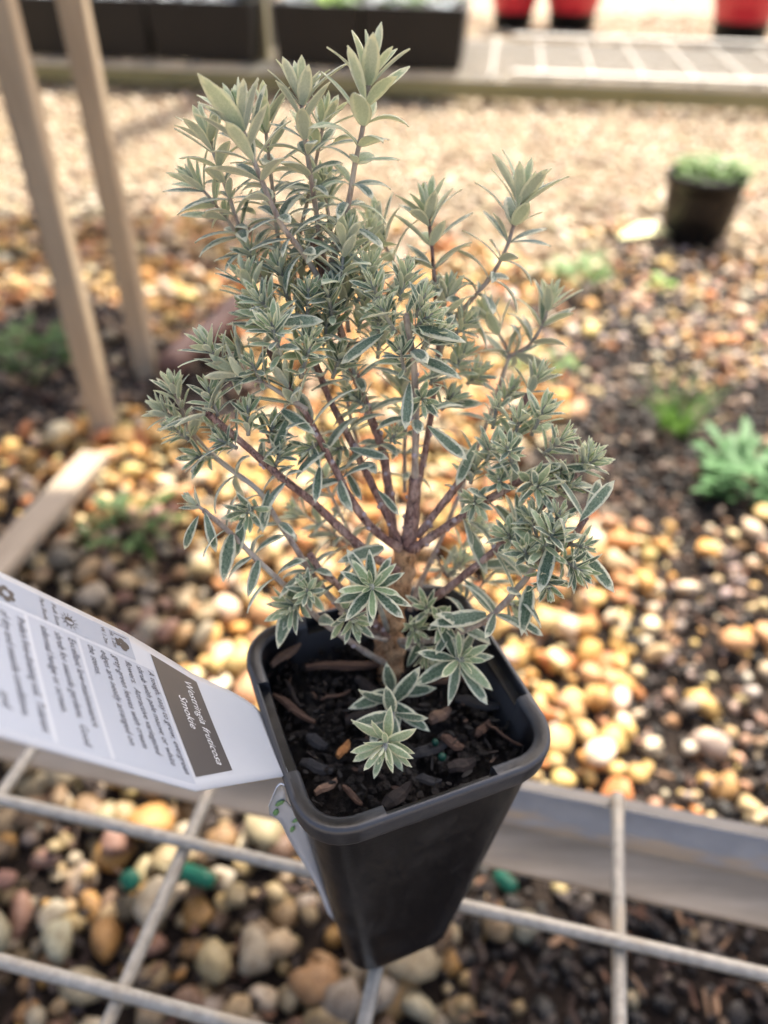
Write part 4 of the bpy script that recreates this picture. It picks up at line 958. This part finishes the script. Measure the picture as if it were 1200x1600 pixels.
# ------------------------------------------------------------------ things lying on the ground
def lying(name, p0, p1, w, h, mat, z0=.012, z1=.012, **k):
    a = on_z(*p0, z0); b = on_z(*p1, z1); d = (b - a); L = d.length; d.normalize(); e = Vector((0, 0, 1)).cross(d).normalized(); n = d.cross(e)
    bm = box_bm(L, w, h, min(w, h) * .12)
    o = link(name, bm_mesh(name, bm, M[mat])); mm = Matrix((d, e, n)).transposed().to_4x4(); mm.translation = (a + b) / 2; o.matrix_world = mm
    return tag(o, **k)
lying('timber_plank', (-40, 925), (150, 712), .030, .012, 'timber_x', .036, .030, label='pale timber plank lying on the stones beside the post', cat='plank')
t = NT('brown_pipe'); p = t.obj(); n1 = t.noise(40, 4, .6, p); t.set(col=t.ramp(n1, [(.3, (.09, .045, .035)), (.7, (.19, .105, .08))]), rough=.65); M['pipe'] = t.m
a, b = on_z(262, 578, .022), on_z(372, 478, .022)
V, F = tube([a.lerp(b, i / 12) + Vector((0, 0, .004 * math.sin(i * .6))) for i in range(13)], [.017 * (1 + .08 * math.sin(i * 2.1)) for i in range(13)], 14)
tag(link('fallen_branch', mesh_np('fallen_branch', [v[:] for v in V], F, M['pipe'])), 'reddish brown stick lying in the shade behind the shrub', 'stick')
t = NT('green_cap_plastic'); t.set(col=(.0, .12, .065), rough=.45); M['cap'] = t.m
def cap(px, py, r, L, rot, lab):
    q = on_z(px, py, .02); bm = bmesh.new()
    prof = [(0, 0), (r * .8, 0), (r, r * .25), (r * .97, L * .7), (r * .75, L * .95), (0, L)]; n = 14; rings = []
    for (rad, z) in prof[1:-1]: rings.append([bm.verts.new((rad * math.cos(2 * math.pi * k / n), rad * math.sin(2 * math.pi * k / n), z)) for k in range(n)])
    for r0, r1 in zip(rings, rings[1:]):
        for k in range(n): bm.faces.new((r0[k], r0[(k + 1) % n], r1[(k + 1) % n], r1[k]))
    bm.faces.new(rings[0][::-1]); bm.faces.new(rings[-1])
    o = link('plastic_cap', bm_mesh('plastic_cap', bm, M['cap'], True)); o.location = q + Vector((0, 0, .001)); o.rotation_euler = rot; tag(o, lab, 'plastic cap', 'green plastic bits on the gravel')
cap(205, 1378, .0062, .011, (.3, .2, 0), 'round green plastic cap on the gravel under the wire bench')
cap(282, 1362, .0055, .026, (R(80), .0, R(70)), 'long green plastic stub beside the round green cap')
cap(776, 1366, .0048, .016, (R(80), 0, R(40)), 'dull green plastic bit in the soil behind the pot base')

# ------------------------------------------------------------------ weeds
def weed_mat(name, a, b):
    t = NT(name); p = t.pos(); n1 = t.noise(60, 3, .5, p); c = t.mix(n1, a, b); t.set(col=c, rough=.6)
    tr = t.n('ShaderNodeBsdfTranslucent'); t.l(c, tr.inputs[0]); mx = t.n('ShaderNodeMixShader'); mx.inputs[0].default_value = .35
    t.l(t.b.outputs[0], mx.inputs[1]); t.l(tr.outputs[0], mx.inputs[2]); t.l(mx.outputs[0], t.out.inputs[0]); return t.m
M['grass'] = weed_mat('grass_green', (.07, .16, .025), (.16, .28, .06)); M['weed_blue'] = weed_mat('weed_bluegreen', (.05, .15, .045), (.13, .28, .10)); M['weed_dark'] = weed_mat('weed_dark', (.05, .11, .025), (.12, .20, .05))
M['lime'] = weed_mat('lime_green', (.18, .34, .04), (.30, .46, .08))
def blades(n, rad, h, w, spread, leafy=False):
    V, F = [], []
    for _ in range(n):
        a = random.uniform(0, 6.283); r0 = rad * .45 * math.sqrt(random.random()); p = Vector((r0 * math.cos(a), r0 * math.sin(a), 0)); a2 = a + random.gauss(0, .7)
        L = h * random.uniform(.5, 1.15); out = spread * random.uniform(.3, 1.1); d = Vector((math.cos(a2), math.sin(a2), 0)); e = Vector((-d.y, d.x, 0)); b0 = len(V); st = 5
        if leafy: p = p + d * rad * random.uniform(0, .75) + Vector((0, 0, h * random.uniform(.05, .9) * (1 - .4 * r0 / rad)))
        for i in range(st + 1):
            f = i / st; q = p + d * (out * L * f ** (1.0 if leafy else 1.6)) + Vector((0, 0, L * (f - (.55 if leafy else .25) * f * f) * (.35 if leafy else 1)))
            ww = w * (math.sin(math.pi * (.1 + .9 * f)) if leafy else (1 - f) ** .7 + .05)
            V += [q - e * ww, q + Vector((0, 0, -ww * .3)), q + e * ww]
        for i in range(st):
            q = b0 + i * 3; F += [(q, q + 1, q + 4, q + 3), (q + 1, q + 2, q + 5, q + 4)]
    return V, F
def weed(name, px, py, n, rad, h, w, spread, mat, lab, cat, leafy=False, grp='weeds growing in the gravel'):
    q = on_z(px, py); V, F = blades(n, rad, h, w, spread, leafy); r_ = empty(name, (q.x, q.y, float(gz(q.x, q.y))), label=lab, cat=cat, group=grp)
    link('foliage', mesh_np('foliage', [v[:] for v in V], F, M[mat]), r_)
    V, F = tube([(0, 0, -.004), (0, 0, .006), (.001, 0, .014)], [.002, .0018, .001], 6); link('stem', mesh_np('stem', [v[:] for v in V], F, M[mat]), r_)
weed('grass_tuft', 1052, 672, 90, .035, .075, .0016, .9, 'grass', 'bright green grass tuft on dark soil behind the leafy weed', 'grass tuft')
weed('leafy_weed', 1165, 768, 170, .045, .050, .0055, .7, 'weed_blue', 'bushy blue-green weed on dark soil in front of the grass tuft', 'weed', True)
weed('leafy_weed', 900, 452, 60, .035, .05, .006, .7, 'grass', 'pale green weed in the gravel left of the lime seedling', 'weed', True)
weed('seedling', 1032, 450, 26, .018, .022, .007, .8, 'lime', 'small lime green seedling in front of the round black pot', 'seedling', True)
weed('leafy_weed', 40, 570, 110, .055, .05, .006, .7, 'weed_dark', 'dark green weed in the shade beside the timber post', 'weed', True)
weed('leafy_weed', 205, 838, 60, .04, .03, .005, .8, 'weed_dark', 'low dark weed in the shade in front of the plank end', 'weed', True)
weed('leafy_weed', 850, 590, 40, .04, .025, .006, .8, 'grass', 'faint flat green weed among stones behind the shrub', 'weed', True)

# ------------------------------------------------------------------ round black pot on the gravel
t = NT('old_black_pot'); p = t.obj(); n1 = t.noise(25, 4, .6, p); t.set(col=t.mix(n1, (.005, .0045, .004), (.016, .013, .011)), rough=.45, spec=.3); M['oldpot'] = t.m
q = on_z(1090, 388); rp = empty('round_plant_pot', (q.x, q.y + .04, 0), label='round black plastic pot of small green plants standing on the gravel path', cat='plant pot')
def lathe(prof, n=32):
    V, F = [], []
    for (r_, z) in prof: V += [(r_ * math.cos(2 * math.pi * k / n), r_ * math.sin(2 * math.pi * k / n), z) for k in range(n)]
    for i in range(len(prof) - 1):
        for k in range(n): F.append((i * n + k, i * n + (k + 1) % n, (i + 1) * n + (k + 1) % n, (i + 1) * n + k))
    return V, F
def round_pot(parent, r, h, mat, mixz=.85):
    V, F = lathe([(.001, .0), (r * .76, 0), (r * .78, .004), (r * .93, h * .86), (r * .98, h * .87), (r, h * .99), (r * .985, h), (r * .955, h), (r * .94, h * .97), (r * .88, h * .5), (r * .8, h * .3)])
    link('body', mesh_np('body', V, F, M[mat]), parent)
    V, F = lathe([(.001, h * mixz + .002), (r * .5, h * mixz + .004), (r * .915, h * mixz)]); link('soil', mesh_np('soil', V, F, M['mix']), parent)
round_pot(rp, .070, .118, 'oldpot')
V, F = blades(120, .060, .045, .007, .75, True); link('foliage', mesh_np('foliage', [(v.x + .012, v.y, v.z + .100) for v in V], F, M['grass']), rp)
t = NT('orange_petal'); t.set(col=(.75, .25, .02), rough=.6); M['orange'] = t.m
V, F = blades(9, .008, .016, .006, .8, True); link('flower', mesh_np('flower', [(v.x + .071, v.y - .02, v.z + .080) for v in V], F, M['orange']), rp)
t = NT('yellow_leaf_surface'); t.set(col=(.62, .60, .30), rough=.6); M['yleaf'] = t.m
a, b = on_z(968, 372, .012), on_z(1048, 366, .02); lm = bpy.data.meshes.new('x')
V, F = [], []
for lay in (0, -.0015):
    for i in range(11):
        f = i / 10; c = a.lerp(b, f) + Vector((0, 0, .010 * math.sin(math.pi * f))); w = .034 * math.sin(math.pi * (.06 + .9 * f)) ** .7
        for k in (-1, -.5, 0, .5, 1): V.append(c + Vector((.15, 1, 0)) * w * k + Vector((0, 0, .004 * k * k + lay)))
for i in range(10):
    for k in range(4): s_ = i * 5 + k; F += [(s_, s_ + 1, s_ + 6, s_ + 5), (55 + s_, 60 + s_, 61 + s_, 56 + s_)]
tag(link('fallen_leaf', mesh_np('fallen_leaf', [v[:] for v in V], F, M['yleaf'])), 'large pale yellow fallen leaf beside the round black pot', 'leaf')

# ------------------------------------------------------------------ far bench: low timber rail, white wire mesh, trays
FD1 = Vector((math.cos(-.128), math.sin(-.128), 0)); FD2 = Vector((-FD1.y, FD1.x, 0))
FZ = .060
F0 = on_z(620, 124, FZ)                        # top front edge of the rail below this pixel
M['wire_w'] = None
t = NT('white_coated_wire'); t.set(col=(.42, .40, .35), rough=.5); M['wire_w'] = t.m
fb = empty('low_display_bench', (F0.x, F0.y, 0), label='low timber-railed bench with white wire mesh top behind the gravel path', cat='bench')
ang = math.atan2(FD1.y, FD1.x); fb.rotation_euler.z = ang
link('front_rail', bm_mesh('front_rail', box_bm(4.4, .040, .042, .003, centre=(.2, .02, FZ - .021)), M['timber_green']), fb)
link('rear_rail', bm_mesh('rear_rail', box_bm(4.4, .040, .042, .003, centre=(.2, .74, FZ - .021)), M['timber_green']), fb)
for x in (-1.9, -.93, .1, 1.1, 2.2): link('leg', bm_mesh('leg', box_bm(.045, .045, FZ - .0425 + .02, .002, centre=(x, .071, (FZ - .0425) / 2 - .010)), M['timber_green']), fb)
for k in range(14): straight_wire('wire', Vector((-2.0, .005 + k * .0555, FZ + .004)), Vector((2.4, .005 + k * .0555, FZ + .004)), .0040, M['wire_w'], fb, 6, 6, 0)
for k in range(30): straight_wire('cross_wire', Vector((-1.95 + k * .148, .0, FZ + .0115)), Vector((-1.95 + k * .148, .76, FZ + .0115)), .0042, M['wire_w'], fb, 6, 6, 0)
for i, y in enumerate((.0, .70)):               # white edge bars of the mesh panel on the right
    link('edge_bar', bm_mesh('edge_bar', box_bm(2.0, .03, .012, .003, centre=(1.33, y + .03, FZ + .0235)), M['wire_w']), fb)
q = on_z(404, 128); tag(link('timber_post', bm_mesh('timber_post', box_bm(.085, .085, 1.23, .004, centre=(0, 0, .585)), M['timber_post'])), 'square green-grey treated timber post standing in front of the black trays', 'post').location = (q.x, q.y, 0)
# black deep trays with silvery seedlings
t = NT('black_tray_plastic'); p = t.obj(); n1 = t.noise(9, 3, .5, p); t.set(col=t.mix(n1, (.004, .004, .0045), (.013, .012, .012)), rough=.5, spec=.25); M['tray'] = t.m
M['silver'] = weed_mat('silver_foliage', (.30, .36, .40), (.58, .62, .66)); M['yellow'] = weed_mat('yellow_flower', (.75, .68, .02), (.85, .80, .10)); M['fol'] = weed_mat('mid_green', (.05, .12, .03), (.14, .25, .07))
t = NT('red_plastic'); t.set(col=(.50, .018, .035), rough=.35); M['red'] = t.m
def local(px, py, z): return fb.matrix_world
bpy.context.view_layer.update(); FI = fb.matrix_world.inverted()
def tray(x0, x1, y0, dep, h, lab, fol):
    w = x1 - x0; loc = fb.matrix_world @ Vector(((x0 + x1) / 2, y0 + dep / 2, FZ + .0175))
    r_ = empty('seedling_tray', loc, label=lab, cat='tray', group='black trays on the far bench'); r_.rotation_euler.z = ang
    bm = bmesh.new(); th = .006
    def rect(w_, d_, z): return [bm.verts.new((sx_ * w_ / 2, sy_ * d_ / 2, z)) for sx_, sy_ in ((-1, -1), (1, -1), (1, 1), (-1, 1))]
    L = [rect(w * .93, dep * .93, 0), rect(w * .99, dep * .99, h * .93), rect(w, dep, h * .935), rect(w, dep, h), rect(w - .02, dep - .02, h), rect(w * .91, dep * .91, h * .2)]
    for a, b in zip(L, L[1:]):
        for k in range(4): bm.faces.new((a[k], a[(k + 1) % 4], b[(k + 1) % 4], b[k]))
    bm.faces.new(L[0][::-1]); bm.faces.new(L[-1]); link('shell', bm_mesh('shell', bm, M['tray']), r_)
    link('soil', bm_mesh('soil', box_bm(w * .92, dep * .92, .02, .002, centre=(0, 0, h * .84)), M['mix']), r_)
    for k in range(max(2, int(w / .085))):
        for j in range(2):
            V, F = blades(28, .05, .055, .011, .8, True); ox = -w / 2 + .05 + k * .085 + random.uniform(-.01, .01); oy = -dep / 4 + j * dep / 2
            if ox > w / 2 - .02: continue
            link('seedling', mesh_np('seedling', [(v.x + ox, v.y + oy, v.z + h * .86) for v in V], F, M[random.choice(fol)]), r_)
def fx(px, y=.06):     # x along the bench under a pixel column
    a = on_z(px, 120, FZ); loc = FI @ a; return loc.x
for (p0, p1, lab, fol) in ((-60, 62, 'black tray of silvery seedlings behind the two pale posts', ('silver',)), (66, 205, 'black tray of silvery seedlings between pale post and square treated post', ('silver', 'silver', 'fol')), (209, 386, 'black tray with silver plants just left of the treated post', ('silver',)),
                           (418, 560, 'black tray with green sprouts just right of the treated post', ('fol', 'silver', 'lime')), (564, 722, 'black tray of silver plants at the edge of the bare mesh', ('silver', 'silver', 'fol'))):
    tray(fx(p0), fx(p1), .05, .30, .155, lab, fol)
# red pots beyond the bench
def red_pot(px, py, r, h, lab, fol, yel=False):
    q = on_z(px, py); r_ = empty('red_plant_pot', (q.x, q.y, 0), label=lab, cat='plant pot', group='red pots beyond the far bench')
    V, F = lathe([(.001, 0), (r * .74, 0), (r * .78, h * .42), (r * .80, h * .43)]); link('base', mesh_np('base', V, F, M['tray']), r_)
    V, F = lathe([(r * .79, h * .425), (r * .92, h * .84), (r, h * .86), (r, h), (r * .95, h), (r * .9, h * .7)]); link('body', mesh_np('body', V, F, M['red']), r_)
    V, F = lathe([(.001, h * .86), (r * .92, h * .84)]); link('soil', mesh_np('soil', V, F, M['mix']), r_)
    V, F = blades(110, r * .95, .12, .014, .7, True); link('foliage', mesh_np('foliage', [(v.x, v.y, v.z + h * .9) for v in V], F, M[fol]), r_)
    if yel: V, F = blades(26, r * .5, .06, .02, .8, True); link('flower', mesh_np('flower', [(v.x, v.y, v.z + h * 1.1) for v in V], F, M['yellow']), r_)
red_pot(800, 44, .11, .15, 'red pot with yellow flowers beyond the far bench', 'fol', True)
red_pot(890, 46, .13, .16, 'red pot of dark foliage between the yellow flowered and the lone red pot', 'fol')
red_pot(1150, 70, .14, .20, 'lone red and black pot of bushy green plants beyond the mesh', 'fol')
